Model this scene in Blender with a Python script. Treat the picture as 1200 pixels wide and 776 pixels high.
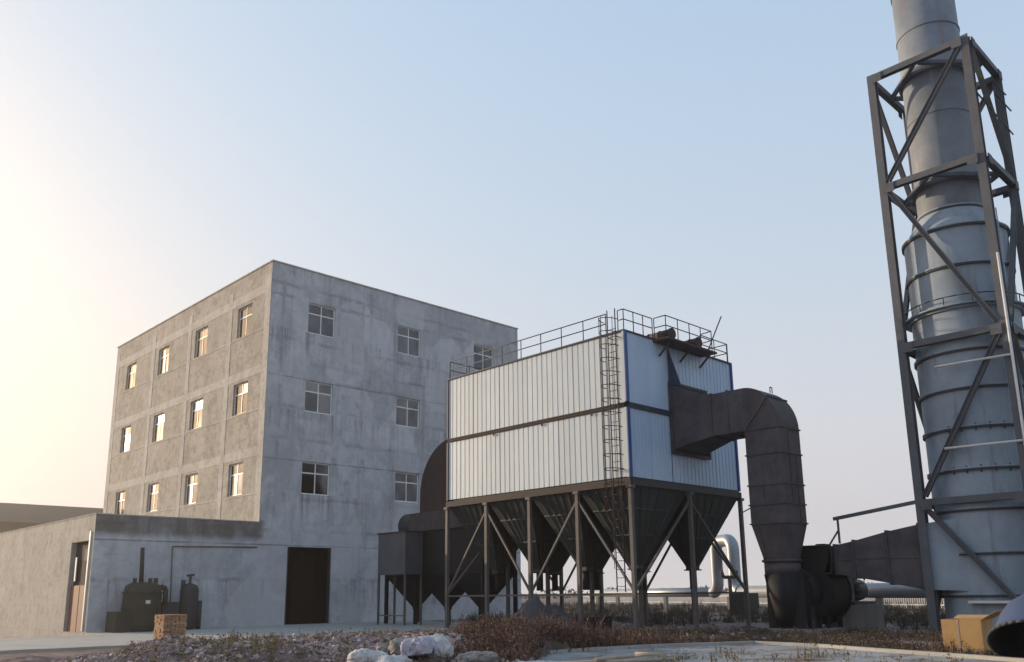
import bpy, bmesh, math, random
from mathutils import Vector, Matrix, noise
R = math.radians
random.seed(7)
for o in list(bpy.data.objects): bpy.data.objects.remove(o)
sc = bpy.context.scene
col = sc.collection

# ------------------------------------------------------------------ camera
CAM = Vector((0, 0, 1.5)); YAW, PITCH, ROLL = 0.769413552, 0.219716541, -0.0122732875
fw = Vector((math.sin(YAW)*math.cos(PITCH), math.cos(YAW)*math.cos(PITCH), math.sin(PITCH)))
rt = Vector((math.cos(YAW), -math.sin(YAW), 0)); up = rt.cross(fw)
r2 = math.cos(ROLL)*rt + math.sin(ROLL)*up; u2 = -math.sin(ROLL)*rt + math.cos(ROLL)*up
cd = bpy.data.cameras.new('camera'); cam = bpy.data.objects.new('camera', cd); col.objects.link(cam)
M = Matrix((r2, u2, -fw)).transposed().to_4x4(); M.translation = CAM; cam.matrix_world = M
cd.sensor_width = 36; cd.lens = 1005.776/1200*36; cd.shift_y = (470.94-388)/1200; cd.shift_x = -0.15/1200
cd.clip_start = 0.1; cd.clip_end = 4000
sc.camera = cam

# ------------------------------------------------------------------ sky, sun, exposure
SUN_AZ, SUN_EL = -16.0, 10.0          # azimuth from +Y towards +X
w = bpy.data.worlds.new('World'); sc.world = w; w.use_nodes = True
nt = w.node_tree; bg = nt.nodes['Background']
sk = nt.nodes.new('ShaderNodeTexSky'); sk.sky_type = 'NISHITA'; sk.sun_disc = False
sk.sun_elevation = R(SUN_EL); sk.sun_rotation = R(SUN_AZ)
sk.altitude = 0; sk.air_density = 2.0; sk.dust_density = 10.0; sk.ozone_density = 1.0
SKY = 0.064
# milky haze veil over the whole sky, thicker and warmer towards the horizon all the way round
tc = nt.nodes.new('ShaderNodeTexCoord'); sx = nt.nodes.new('ShaderNodeSeparateXYZ'); nt.links.new(tc.outputs['Generated'], sx.inputs[0])
def wmath(op, a, b=0.0):
    n = nt.nodes.new('ShaderNodeMath'); n.operation = op
    for i, v in enumerate((a, b)):
        if isinstance(v, (int, float)): n.inputs[i].default_value = v
        else: nt.links.new(v, n.inputs[i])
    return n.outputs[0]
ez = wmath('EXPONENT', wmath('MULTIPLY', wmath('MAXIMUM', sx.outputs[2], 0.0), -2.6))
cx_ = nt.nodes.new('ShaderNodeCombineXYZ')
for i, (a_, b_) in enumerate(((.192, .36), (.315, .2), (.478, .04))):
    nt.links.new(wmath('ADD', wmath('MULTIPLY', ez, b_/SKY), a_/SKY), cx_.inputs[i])
ad = nt.nodes.new('ShaderNodeVectorMath'); ad.operation = 'ADD'
nt.links.new(sk.outputs[0], ad.inputs[0]); nt.links.new(cx_.outputs[0], ad.inputs[1])
nt.links.new(ad.outputs[0], bg.inputs[0]); bg.inputs[1].default_value = SKY
sl = bpy.data.lights.new('sun', 'SUN'); so = bpy.data.objects.new('sun', sl); col.objects.link(so)
sl.energy = 4.0; sl.angle = R(0.6); sl.color = (1.0, 0.79, 0.55)
sd = Vector((math.sin(R(SUN_AZ))*math.cos(R(SUN_EL)), math.cos(R(SUN_AZ))*math.cos(R(SUN_EL)), math.sin(R(SUN_EL))))
so.rotation_euler = (-sd).to_track_quat('-Z', 'Y').to_euler(); so.location = (0, 0, 60)
vs = sc.view_settings; vs.view_transform = 'Standard'; vs.look = 'None'; vs.gamma = 1; vs.use_curve_mapping = False
vs.exposure = 0.5
sc.render.engine = 'CYCLES'
sc.cycles.max_bounces = 6

# ------------------------------------------------------------------ materials
class NT:
    def __init__(s, name):
        s.m = bpy.data.materials.new(name); s.m.use_nodes = True; s.t = s.m.node_tree
        s.b = s.t.nodes['Principled BSDF']; s.pos = s.n('ShaderNodeNewGeometry').outputs['Position']
        s.geo = s.pos.node
    def n(s, k, **p):
        x = s.t.nodes.new(k)
        for a, v in p.items(): setattr(x, a, v)
        return x
    def l(s, a, b): s.t.links.new(a, b)
    def setin(s, sock, v):
        if hasattr(v, 'is_linked') or isinstance(v, bpy.types.NodeSocket): s.l(v, sock)
        else: sock.default_value = v
    def math(s, op, a, b=0.0, clamp=False):
        x = s.n('ShaderNodeMath', operation=op, use_clamp=clamp); s.setin(x.inputs[0], a); s.setin(x.inputs[1], b); return x.outputs[0]
    def scale(s, v, k):
        x = s.n('ShaderNodeVectorMath', operation='MULTIPLY'); s.setin(x.inputs[0], v); x.inputs[1].default_value = k; return x.outputs[0]
    def noise(s, sc_, det=6, rough=.6, v=None, dist=0.0):
        x = s.n('ShaderNodeTexNoise'); s.l(v or s.pos, x.inputs['Vector']); x.inputs['Scale'].default_value = sc_
        x.inputs['Detail'].default_value = det; x.inputs['Roughness'].default_value = rough; x.inputs['Distortion'].default_value = dist
        return x.outputs['Fac']
    def ramp(s, f, a, b, lo=0.0, hi=1.0):
        x = s.n('ShaderNodeMapRange'); x.interpolation_type = 'SMOOTHSTEP'; s.setin(x.inputs[0], f)
        x.inputs[1].default_value = a; x.inputs[2].default_value = b; x.inputs[3].default_value = lo; x.inputs[4].default_value = hi
        return x.outputs[0]
    def mix(s, f, a, b, mode='MIX'):
        x = s.n('ShaderNodeMix', data_type='RGBA', blend_type=mode); s.setin(x.inputs[0], f)
        for i, v in ((6, a), (7, b)):
            if isinstance(v, tuple): x.inputs[i].default_value = (*v, 1)
            else: s.setin(x.inputs[i], v)
        return x.outputs[2]
    def xyz(s):
        x = s.n('ShaderNodeSeparateXYZ'); s.l(s.pos, x.inputs[0]); return x.outputs
    def bump(s, h, st, d=.02):
        x = s.n('ShaderNodeBump'); x.inputs['Strength'].default_value = st; x.inputs['Distance'].default_value = d
        s.l(h, x.inputs['Height']); s.l(x.outputs[0], s.b.inputs['Normal'])
    def lines(s, c, ps, wd, soft=.5):
        tot = None
        for p in ps:
            d = s.math('ABSOLUTE', s.math('SUBTRACT', c, p)); v = s.ramp(d, wd*soft, wd, 1, 0)
            tot = v if tot is None else s.math('MAXIMUM', tot, v)
        return tot
    def out(s, c, rough=.8, metal=0.0, spec=.3):
        s.setin(s.b.inputs['Base Color'], (*c, 1) if isinstance(c, tuple) else c)
        s.setin(s.b.inputs['Roughness'], rough); s.b.inputs['Metallic'].default_value = metal
        s.b.inputs['Specular IOR Level'].default_value = spec
        return s.m
def rnd_obj(t): return t.n('ShaderNodeObjectInfo').outputs['Random']

def weathered(name, c, dark, stain=None, rough=.7, metal=0.0, s1=.7, s2=6, amt=.6, streak=.5, bump=.15, spec=.3, vary=.0, fine=40):
    t = NT(name)
    a = t.ramp(t.noise(s1, 8, .65), .35, .7); cc = t.mix(t.math('MULTIPLY', a, amt), c, dark)
    b = t.ramp(t.noise(s2, 6, .7), .4, .75); cc = t.mix(t.math('MULTIPLY', b, amt*.5), cc, dark)
    if stain:
        st = t.ramp(t.noise(2.2, 6, .7, t.scale(t.pos, (1, 1, .12))), .52, .72)
        cc = t.mix(t.math('MULTIPLY', st, streak), cc, stain)
    if vary:
        v = t.ramp(rnd_obj(t), 0, 1, 1-vary, 1+vary); x = t.n('ShaderNodeCombineColor')
        for i in range(3): t.l(v, x.inputs[i])
        cc = t.mix(1.0, cc, x.outputs[0], 'MULTIPLY')
    fn = t.noise(fine, 4, .7)
    if bump: t.bump(fn, bump, .01)
    r = t.ramp(fn, .3, .7, max(rough-.1, .02), min(rough+.1, 1))
    return t.out(cc, r, metal, spec)

def concrete_front():
    t = NT('concrete_front'); X, Y, Z = t.xyz()
    base = t.mix(t.ramp(t.noise(.22, 8, .6), .35, .68), (.45, .465, .5), (.53, .545, .575))
    base = t.mix(t.math('MULTIPLY', t.ramp(t.noise(1.6, 8, .7), .42, .66), .55), base, (.33, .34, .365))
    base = t.mix(t.math('MULTIPLY', t.ramp(t.noise(.6, 6, .7, t.scale(t.pos, (1, 1, .6)), .6), .48, .62), .6), base, (.31, .32, .35))
    base = t.mix(t.math('MULTIPLY', t.ramp(t.noise(.45, 6, .65, t.scale(t.pos, (1.3, 1, 1.7))), .54, .64), .5), base, (.58, .58, .6))
    wob = t.math('MULTIPLY', t.math('SUBTRACT', t.noise(1.3, 5, .6), .5), .35)
    zz = t.math('ADD', Z, wob); xx = t.math('ADD', X, wob)
    m1 = t.ramp(t.noise(.55, 5, .6), .42, .6); m2 = t.ramp(t.noise(.5, 5, .6, t.scale(t.pos, (1, 1, .7))), .45, .6)
    hz = t.lines(zz, [18.55, 17.85, 15.42, 14.2, 13.32, 11.62, 9.86, 6.6, 4.9, 2.35], .16, .2)
    vt = t.lines(xx, [22.45, 26.05, 27.72, 28.25, 30.05, 32.3, 34.1, 36.2, 38.6], .17, .2)
    d = t.math('MAXIMUM', t.math('MULTIPLY', hz, m1), t.math('MULTIPLY', vt, m2))
    base = t.mix(t.math('MULTIPLY', d, .5), base, (.19, .195, .21))
    jl = t.lines(t.math('ADD', Z, t.math('MULTIPLY', wob, .12)), [8.68, 4.12, 13.27], .06, .3)
    base = t.mix(t.math('MULTIPLY', jl, t.ramp(t.noise(.8, 4, .6), .3, .6, .1, .6)), base, (.1, .1, .1))
    # formwork sheet edges
    px = t.math('PINGPONG', t.math('ADD', X, .3), .61); pz = t.math('PINGPONG', t.math('ADD', Z, .2), .915)
    g = t.math('MAXIMUM', t.ramp(px, .0, .035, 1, 0), t.ramp(pz, 0, .035, 1, 0))
    base = t.mix(t.math('MULTIPLY', g, t.ramp(t.noise(.7, 4, .6), .5, .7, 0, .4)), base, (.12, .12, .12))
    st = t.ramp(t.noise(1.6, 6, .7, t.scale(t.pos, (1, 1, .07))), .5, .7)
    base = t.mix(t.math('MULTIPLY', st, .38), base, (.22, .22, .235))
    drip = t.math('MULTIPLY', t.ramp(t.noise(5, 5, .7, t.scale(t.pos, (1, 1, .04))), .5, .62), t.ramp(t.math('FRACT', t.math('DIVIDE', t.math('SUBTRACT', Z, 6.9-4.56), 4.56)), .55, 1.0, 0, 1))
    base = t.mix(t.math('MULTIPLY', drip, .5), base, (.14, .14, .15))
    eff = t.ramp(t.noise(3.5, 6, .8), .58, .75); base = t.mix(t.math('MULTIPLY', eff, .35), base, (.56, .57, .59))
    sl_ = t.lines(xx, [24.05, 25.75, 30.3, 32.0, 36.55, 38.25], .2, .1)
    fr_ = t.ramp(t.math('FRACT', t.math('DIVIDE', t.math('SUBTRACT', Z, 6.9-4.56), 4.56)), .5, .98, 0, 1)
    base = t.mix(t.math('MULTIPLY', t.math('MULTIPLY', sl_, fr_), t.ramp(t.noise(6, 5, .7, t.scale(t.pos, (1, 1, .05))), .35, .6, 0, .6)), base, (.16, .16, .17))
    cv = t.n('ShaderNodeCombineXYZ'); t.l(t.math('ADD', X, t.math('MULTIPLY', wob, .3)), cv.inputs[0]); t.l(t.math('MULTIPLY', t.math('ADD', Z, t.math('MULTIPLY', wob, .3)), .8), cv.inputs[1])
    vp_ = t.n('ShaderNodeTexVoronoi', distance='CHEBYCHEV', voronoi_dimensions='2D'); t.l(cv.outputs[0], vp_.inputs['Vector']); vp_.inputs['Scale'].default_value = .5; vp_.inputs['Randomness'].default_value = .8
    sr = t.n('ShaderNodeSeparateColor'); t.l(vp_.outputs['Color'], sr.inputs[0])
    base = t.mix(t.ramp(sr.outputs[0], .55, .6, 0, .32), base, (.3, .305, .325)); base = t.mix(t.ramp(sr.outputs[1], .72, .76, 0, .3), base, (.62, .625, .64))
    # small tie holes and patches
    vo = t.n('ShaderNodeTexVoronoi'); t.l(t.pos, vo.inputs['Vector']); vo.inputs['Scale'].default_value = .55
    sp = t.ramp(vo.outputs['Distance'], .05, .12, 1, 0); base = t.mix(t.math('MULTIPLY', sp, .3), base, (.14, .14, .14))
    # brown damp stain along the annex parapet, with its own shape
    zs = t.math('ADD', Z, t.math('MULTIPLY', wob, 1.2)); xs = t.math('ADD', X, t.math('MULTIPLY', wob, 2))
    sm = t.math('MULTIPLY', t.ramp(zs, 4.15, 4.6), t.math('MULTIPLY', t.ramp(xs, 21.7, 22.15, 1, 0), t.ramp(zs, 5.3, 5.5, 1, 0)))
    base = t.mix(t.math('MULTIPLY', sm, t.ramp(t.noise(.9, 6, .7, t.scale(t.pos, (1, 1, .4))), .3, .6, .5, .85)), base, (.1, .078, .066))
    t.bump(t.math('ADD', t.noise(14, 8, .7), t.math('MULTIPLY', g, -.3)), .35, .02)
    return t.out(base, .9, 0, .2)
def concrete_rough(name, a, b, dk):
    t = NT(name)
    base = t.mix(t.ramp(t.noise(.5, 8, .65), .35, .65), a, b)
    base = t.mix(t.math('MULTIPLY', t.ramp(t.noise(2.6, 8, .75), .46, .66), .7), base, dk)
    base = t.mix(t.math('MULTIPLY', t.ramp(t.noise(.8, 6, .7), .5, .62), .45), base, dk)
    base = t.mix(t.math('MULTIPLY', t.ramp(t.noise(7, 5, .75), .58, .72), .4), base, tuple(min(1, v*1.3) for v in a))
    st = t.ramp(t.noise(1.5, 6, .7, t.scale(t.pos, (1, 1, .08))), .5, .75); base = t.mix(t.math('MULTIPLY', st, .4), base, dk)
    pz = t.math('PINGPONG', t.pos.node and t.xyz()[2], .6); base = t.mix(t.ramp(pz, 0, .03, .25, 0), base, dk)
    t.bump(t.math('ADD', t.noise(5, 8, .7), t.math('MULTIPLY', t.noise(25, 6, .7), .4)), .55, .05)
    return t.out(base, .92, 0, .15)
MAT = {}
MAT['cfront'] = concrete_front()
MAT['cleft'] = concrete_rough('concrete_infill', (.46, .42, .375), (.39, .355, .315), (.24, .21, .18))
MAT['cbeam'] = concrete_rough('concrete_beam', (.54, .52, .48), (.48, .45, .415), (.34, .31, .285))
MAT['annex'] = concrete_rough('annex_render', (.44, .415, .385), (.39, .37, .345), (.26, .245, .23))
def glass():
    t = NT('window_glass'); n = t.ramp(t.noise(.9, 4, .6), .35, .65)
    c = t.mix(n, (.055, .06, .075), (.1, .105, .12)); t.bump(t.noise(1.2, 2), .05, .02)
    v = t.ramp(rnd_obj(t), 0, 1, .03, .2); c = t.mix(t.ramp(rnd_obj(t), .55, 1, 0, .7), c, (.17, .17, .185)); return t.out(c, v, 1.0, .5)
MAT['glass'] = glass()
MAT['wframe'] = weathered('window_frame_white', (.8, .8, .8), (.68, .67, .66), rough=.5, bump=0)
MAT['dark'] = weathered('painted_dark_interior', (.014, .013, .015), (.009, .008, .01), rough=.9)  # near-black colour carries the shade of the open doorways; also used for joints
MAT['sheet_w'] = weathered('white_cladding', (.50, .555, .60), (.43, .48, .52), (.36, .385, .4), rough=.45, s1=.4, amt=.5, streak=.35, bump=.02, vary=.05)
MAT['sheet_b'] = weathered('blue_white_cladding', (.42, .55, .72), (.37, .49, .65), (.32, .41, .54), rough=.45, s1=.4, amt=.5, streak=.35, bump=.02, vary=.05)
MAT['trim_b'] = weathered('blue_trim', (.03, .085, .28), (.03, .06, .2), rough=.45, bump=.02)
MAT['trim_r'] = weathered('red_brown_girt', (.045, .03, .03), (.028, .022, .022), rough=.75)
MAT['band_b'] = weathered('dark_blue_band', (.03, .045, .075), (.03, .035, .05), rough=.6)
MAT['hopper'] = weathered('hopper_steel', (.042, .047, .047), (.025, .027, .03), (.045, .034, .03), rough=.65, s1=.9, streak=.6, bump=.08, vary=.12)
MAT['post'] = weathered('post_steel', (.13, .12, .115), (.07, .06, .055), (.09, .055, .04), rough=.7, streak=.6)
MAT['rail'] = weathered('rail_steel', (.04, .042, .05), (.03, .03, .035), rough=.6, bump=0)
MAT['rust'] = weathered('rusty_steel', (.055, .034, .033), (.04, .027, .027), (.08, .046, .035), rough=.8)
MAT['duct'] = weathered('duct_steel', (.085, .074, .082), (.034, .031, .038), (.1, .07, .06), rough=.7, s1=1.1, s2=4, amt=.8, streak=.6, bump=.1, vary=.12)
MAT['black'] = weathered('black_oily_steel', (.014, .013, .016), (.009, .009, .011), (.022, .018, .016), rough=.75, bump=.1)
MAT['chim'] = weathered('chimney_paint', (.29, .35, .42), (.19, .23, .275), (.16, .165, .175), rough=.8, spec=.15, s1=.45, s2=2.0, amt=.75, streak=.75, bump=.04)
MAT['chim_up'] = weathered('chimney_upper_steel', (.19, .215, .255), (.11, .125, .15), (.16, .125, .11), rough=.6, s1=.6, s2=2, amt=.85, streak=.7, bump=.05)
MAT['frame'] = weathered('tower_steel', (.105, .11, .128), (.065, .068, .08), (.085, .07, .068), rough=.7, s1=1.2, streak=.6, bump=.1)
MAT['white'] = weathered('white_paint', (.6, .6, .6), (.45, .44, .42), rough=.5)
MAT['silver'] = weathered('silver_jacket', (.27, .3, .34), (.2, .22, .25), rough=.45, metal=.5, s1=.3, bump=.03)
MAT['maroon'] = weathered('maroon_paint', (.12, .03, .04), (.08, .03, .035), rough=.6)
MAT['boiler'] = weathered('boiler_dark_green', (.04, .038, .03), (.024, .022, .019), (.045, .028, .022), rough=.7)
MAT['tank'] = weathered('tank_grey', (.042, .045, .05), (.026, .027, .03), (.05, .04, .035), rough=.6)
MAT['reddoor'] = weathered('red_brown_door', (.2, .085, .055), (.13, .06, .045), (.1, .05, .04), rough=.7)
MAT['box'] = weathered('grey_box_steel', (.105, .11, .13), (.07, .072, .085), (.08, .065, .055), rough=.6)
MAT['slab'] = weathered('slab_concrete', (.36, .35, .335), (.24, .235, .22), rough=.9, s1=.5, s2=3, bump=.25)
def pad_mat():
    t = NT('pad_concrete'); c = t.mix(t.ramp(t.noise(.8, 8, .7), .4, .62), (.34, .335, .33), (.24, .235, .24))
    c = t.mix(t.math('MULTIPLY', t.ramp(t.noise(.7, 8, .75, None, .5), .5, .6), .85), c, (.15, .11, .095)); t.bump(t.noise(9, 8, .75), .4, .05); return t.out(c, .92, 0, .15)
MAT['pad'] = pad_mat()
MAT['plinth'] = weathered('plinth_concrete', (.26, .25, .24), (.14, .135, .13), (.12, .1, .09), rough=.9, streak=.6, bump=.3)
MAT['blue'] = weathered('blue_paint', (.05, .075, .15), (.035, .05, .09), rough=.7)
MAT['cardb'] = weathered('cardboard', (.47, .29, .125), (.36, .21, .095), (.26, .16, .08), rough=.85, s1=1.5, streak=.4)
MAT['tarp'] = weathered('grey_tarpaulin', (.07, .068, .075), (.045, .043, .045), rough=.7)
MAT['shed'] = weathered('brown_shed', (.1, .075, .055), (.075, .058, .045), rough=.85)
MAT['wood'] = weathered('pale_timber', (.4, .33, .26), (.27, .21, .17), rough=.85, s1=2)
def island_mat(name, cols, rough=.9, spec=.1):
    t = NT(name); x = t.n('ShaderNodeValToRGB'); t.l(t.geo.outputs['Random Per Island'], x.inputs[0])
    e = x.color_ramp.elements
    while len(e) < len(cols): e.new(.5)
    for i, c in enumerate(cols): e[i].position = i/(len(cols)-1); e[i].color = (*c, 1)
    return t.out(x.outputs[0], rough, 0, spec)
MAT['rubble'] = island_mat('rubble_mix', [(.26, .175, .175), (.38, .28, .275), (.16, .115, .1), (.42, .34, .335), (.27, .18, .18), (.36, .28, .27), (.25, .2, .15), (.56, .5, .49)])
MAT['brick'] = island_mat('brick_mix', [(.32, .19, .115), (.4, .25, .155), (.28, .16, .1), (.44, .3, .2)])
MAT['weed_red'] = island_mat('dry_red_weed', [(.1, .052, .042), (.15, .075, .058), (.2, .125, .09), (.08, .05, .042), (.16, .105, .075), (.27, .2, .15)], .8)
MAT['weed_tan'] = island_mat('dry_tan_grass', [(.26, .2, .12), (.2, .15, .09), (.13, .115, .06), (.32, .26, .17)], .8)
MAT['weed_dark'] = island_mat('dark_scrub', [(.06, .055, .04), (.085, .07, .05), (.05, .045, .04), (.12, .09, .065)], .85)
MAT['weed_brown'] = island_mat('brown_grass', [(.1, .075, .055), (.14, .1, .07), (.075, .06, .05), (.2, .15, .1)], .85)
MAT['leaf'] = island_mat('far_foliage', [(.05, .055, .045), (.07, .07, .06), (.045, .04, .04)], .9)
def ground_mat():
    t = NT('soil'); 
    c = t.mix(t.ramp(t.noise(.35, 8, .65), .35, .68), (.2, .145, .135), (.31, .235, .22))
    c = t.mix(t.math('MULTIPLY', t.ramp(t.noise(2.5, 8, .75), .45, .68), .7), c, (.075, .06, .05))
    c = t.mix(t.math('MULTIPLY', t.ramp(t.noise(.12, 5, .6), .5, .62), .6), c, (.085, .082, .05))
    c = t.mix(t.math('MULTIPLY', t.ramp(t.noise(9, 6, .8), .6, .75), .6), c, (.42, .37, .35))
    t.bump(t.math('ADD', t.noise(4, 8, .75), t.noise(20, 6, .8)), .8, .08); return t.out(c, .95, 0, .1)
MAT['soil'] = ground_mat()
def sack_mat(name, c, d):
    t = NT(name); cc = t.mix(t.ramp(t.noise(5, 7, .7), .42, .68), c, d)
    wv = t.noise(140, 2, .5); t.bump(t.math('ADD', t.noise(11, 6, .75, None, 1.2), t.math('MULTIPLY', wv, .15)), 1.0, .06); return t.out(cc, .75, 0, .2)
MAT['sack1'] = sack_mat('sack_white', (.72, .70, .70), (.48, .45, .44))
MAT['sack2'] = sack_mat('sack_lilac', (.58, .55, .64), (.38, .35, .4))
MAT['sack3'] = sack_mat('sack_grey', (.38, .35, .33), (.2, .18, .17))

# ------------------------------------------------------------------ mesh helpers
ORG = {}
def origin(p): return ORG[p.name] if p else Vector((0, 0, 0))
class MB:
    def __init__(s): s.v = []; s.f = []; s.sm = []
    def add(s, vs, fs, smooth=False):
        k = len(s.v); s.v += [Vector(v) for v in vs]; s.f += [[i+k for i in f] for f in fs]; s.sm += [smooth]*len(fs); return s
    def box(s, a, b):
        x0, y0, z0 = a; x1, y1, z1 = b
        return s.add([(x0,y0,z0),(x1,y0,z0),(x1,y1,z0),(x0,y1,z0),(x0,y0,z1),(x1,y0,z1),(x1,y1,z1),(x0,y1,z1)],
                     [(0,3,2,1),(4,5,6,7),(0,1,5,4),(1,2,6,5),(2,3,7,6),(3,0,4,7)])
    def beam(s, p, q, w_, h_, upv=(0, 0, 1)):
        p, q = Vector(p), Vector(q); d = (q-p).normalized(); u = Vector(upv)
        if abs(d.dot(u)) > .98: u = Vector((1, 0, 0))
        sx = d.cross(u).normalized()*w_/2; sz = sx.cross(d).normalized()*h_/2
        return s.add([p-sx-sz, p+sx-sz, p+sx+sz, p-sx+sz, q-sx-sz, q+sx-sz, q+sx+sz, q-sx+sz],
                     [(0,1,2,3),(7,6,5,4),(0,4,5,1),(1,5,6,2),(2,6,7,3),(3,7,4,0)])
    def tube(s, p, q, r, n=10, r1=None, caps=True):
        p, q = Vector(p), Vector(q); d = (q-p).normalized(); u = Vector((0, 0, 1)) if abs(d.z) < .9 else Vector((1, 0, 0))
        a = d.cross(u).normalized(); b = a.cross(d); r1 = r if r1 is None else r1
        vs_ = [p+(a*math.cos(2*math.pi*i/n)+b*math.sin(2*math.pi*i/n))*r for i in range(n)] + [q+(a*math.cos(2*math.pi*i/n)+b*math.sin(2*math.pi*i/n))*r1 for i in range(n)]
        k = len(s.v); s.add(vs_, [(i, n+i, n+(i+1) % n, (i+1) % n) for i in range(n)], True)
        if caps: s.f += [[k+i for i in range(n)], [k+n+i for i in reversed(range(n))]]; s.sm += [False]*2
        return s
    def path(s, pts, r, n=8):
        for a, b in zip(pts, pts[1:]): s.tube(a, b, r, n)
        return s
    def sweep(s, pts, r, n=16):
        P_ = [Vector(p) for p in pts]; rings = []
        for i, p in enumerate(P_):
            d = (P_[min(i+1, len(P_)-1)]-P_[max(i-1, 0)]).normalized(); u = Vector((1, 0, 0)) if abs(d.z) > .5 and abs(d.x) < .7 else (Vector((0, 0, 1)) if abs(d.z) < .9 else Vector((0, 1, 0)))
            if i == 0: a = d.cross(u).normalized()
            else: a = (pa - d*pa.dot(d)).normalized()
            pa = a; b = a.cross(d); rr = r[i] if isinstance(r, (list, tuple)) else r
            rings.append([p+(a*math.cos(2*math.pi*j/n)+b*math.sin(2*math.pi*j/n))*rr for j in range(n)])
        return s.loft(rings, True)
    def loft(s, rings, smooth=False, caps=True):
        n = len(rings[0]); vs_ = [p for r_ in rings for p in r_]; k = len(s.v)
        s.add(vs_, [(i*n+j, i*n+(j+1) % n, (i+1)*n+(j+1) % n, (i+1)*n+j) for i in range(len(rings)-1) for j in range(n)], smooth)
        if caps:
            s.f += [[k+j for j in reversed(range(n))], [k+(len(rings)-1)*n+j for j in range(n)]]; s.sm += [False]*2
        return s
    def lathe(s, c, prof, n=48, caps=True):
        return s.loft([[(c[0]+r*math.cos(2*math.pi*j/n), c[1]+r*math.sin(2*math.pi*j/n), z) for j in range(n)] for r, z in prof], True, caps)
    def torus_ring(s, c, r0, r1, z0, z1, n=48):   # flat ring of rectangular section
        prof = [(r0, z0), (r1, z0), (r1, z1), (r0, z1), (r0, z0)]
        return s.loft([[(c[0]+r*math.cos(2*math.pi*j/n), c[1]+r*math.sin(2*math.pi*j/n), z) for j in range(n)] for r, z in prof], False, False)
    def mesh(s, name, mat, off=Vector((0, 0, 0)), fix=True):
        me = bpy.data.meshes.new(name); me.from_pydata([v-off for v in s.v], [], s.f)
        for p, q in zip(me.polygons, s.sm): p.use_smooth = q
        if fix:
            b = bmesh.new(); b.from_mesh(me); bmesh.ops.recalc_face_normals(b, faces=b.faces); b.to_mesh(me); b.free()
        me.materials.append(MAT[mat]); me.update(); return me
    def build(s, name, mat, parent=None, at=None, fix=True):
        off = origin(parent) if parent else Vector(at or (0, 0, 0))
        o = bpy.data.objects.new(name, s.mesh(name, mat, off, fix)); col.objects.link(o)
        if parent: o.parent = parent
        else: o.location = off
        ORG[o.name] = off; return o
def tag(o, label=None, cat=None, group=None, kind=None):
    for k, v in (('label', label), ('category', cat), ('group', group), ('kind', kind)):
        if v: o[k] = v
    return o
def thing(name, loc, label, cat, group=None):
    o = bpy.data.objects.new(name, None); col.objects.link(o); o.location = loc; o.empty_display_size = .3
    ORG[o.name] = Vector(loc); return tag(o, label, cat, group)
def inst(name, me, parent, loc, rot=(0, 0, 0)):
    o = bpy.data.objects.new(name, me); col.objects.link(o); o.parent = parent; o.location = Vector(loc)-origin(parent); o.rotation_euler = rot
    ORG[o.name] = Vector(loc); return o
def box(a, b): return MB().box(a, b)
def beam(p, q, w_, h_=None, upv=(0, 0, 1)): return MB().beam(p, q, w_, h_ or w_, upv)
def sst(x, a, b):
    t = min(max((x-a)/(b-a), 0), 1); return t*t*(3-2*t)

# ------------------------------------------------------------------ ground
PAD = [(15.2, 14.6), (16.6, 14.55), (18.6, 14.05), (20.3, 13.2), (21.3, 12.75), (21.0, 10.7), (20.2, 8.9), (19.6, 7.25), (18.9, 5.6), (18.0, 3.5), (10, 1.0), (8, 8), (13.4, 13.4)]
def in_pad(x, y):
    c = False; n = len(PAD)
    for i in range(n):
        (x0, y0), (x1, y1) = PAD[i], PAD[i-1]
        if (y0 > y) != (y1 > y) and x < (x1-x0)*(y-y0)/(y1-y0)+x0: c = not c
    return c
def gz(x, y):
    r = math.hypot(x, y); az = math.degrees(math.atan2(x, y)); p = Vector((x, y, 0))
    z = 0.0
    near = (1-sst(y, 26.5, 28.5))*(1-sst(r, 24, 29)) if y < 28.5 else 0
    m = math.exp(-((r-21)/3.0)**2)*sst(az, 16.5, 23)*(1-sst(az, 42, 50))
    z += .5*m
    z += .16*math.exp(-((r-21)/3.5)**2)*sst(az, 42, 50)*(1-sst(az, 60, 68))
    if 12 < r < 34 and 0 < az < 80:
        fl = 1-sst(x, 30, 33)
        z += (near*.8+.06)*(.2*(noise.noise(p*.55)) + .16*noise.noise(p*1.3+Vector((5, 2, 1))) + .09*noise.noise(p*3.1)+.07*noise.noise(p*6.5))*(1-.6*sst(az, 55, 66))*fl
    if in_pad(x, y): z = min(z, -.05)
    if y > 28.3 and x < 31 and y < 42: z = min(z, -.06)
    if y > 37.5 and x < 13.75: z -= .06*min(y-37.5, 25)
    return z
def axis(a, b, st, far):
    v = []; x = a
    while x <= b+1e-6: v.append(x); x += st
    g = st; lo = [a]; hi = [v[-1]]
    while hi[-1] < far: g *= 1.35; hi.append(hi[-1]+g); lo.append(lo[-1]-g)
    return lo[:0:-1]+v+hi[1:]
def make_ground():
    xs = axis(0, 36, .16, 1500); ys = axis(4, 40, .16, 1500)
    vs_ = [(x, y, gz(x, y)) for y in ys for x in xs]; n = len(xs)
    fs = [(j*n+i, j*n+i+1, (j+1)*n+i+1, (j+1)*n+i) for j in range(len(ys)-1) for i in range(n-1)]
    g = MB().add(vs_, fs, True).build('ground', 'soil', fix=False); tag(g, kind='structure')
make_ground()
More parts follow.
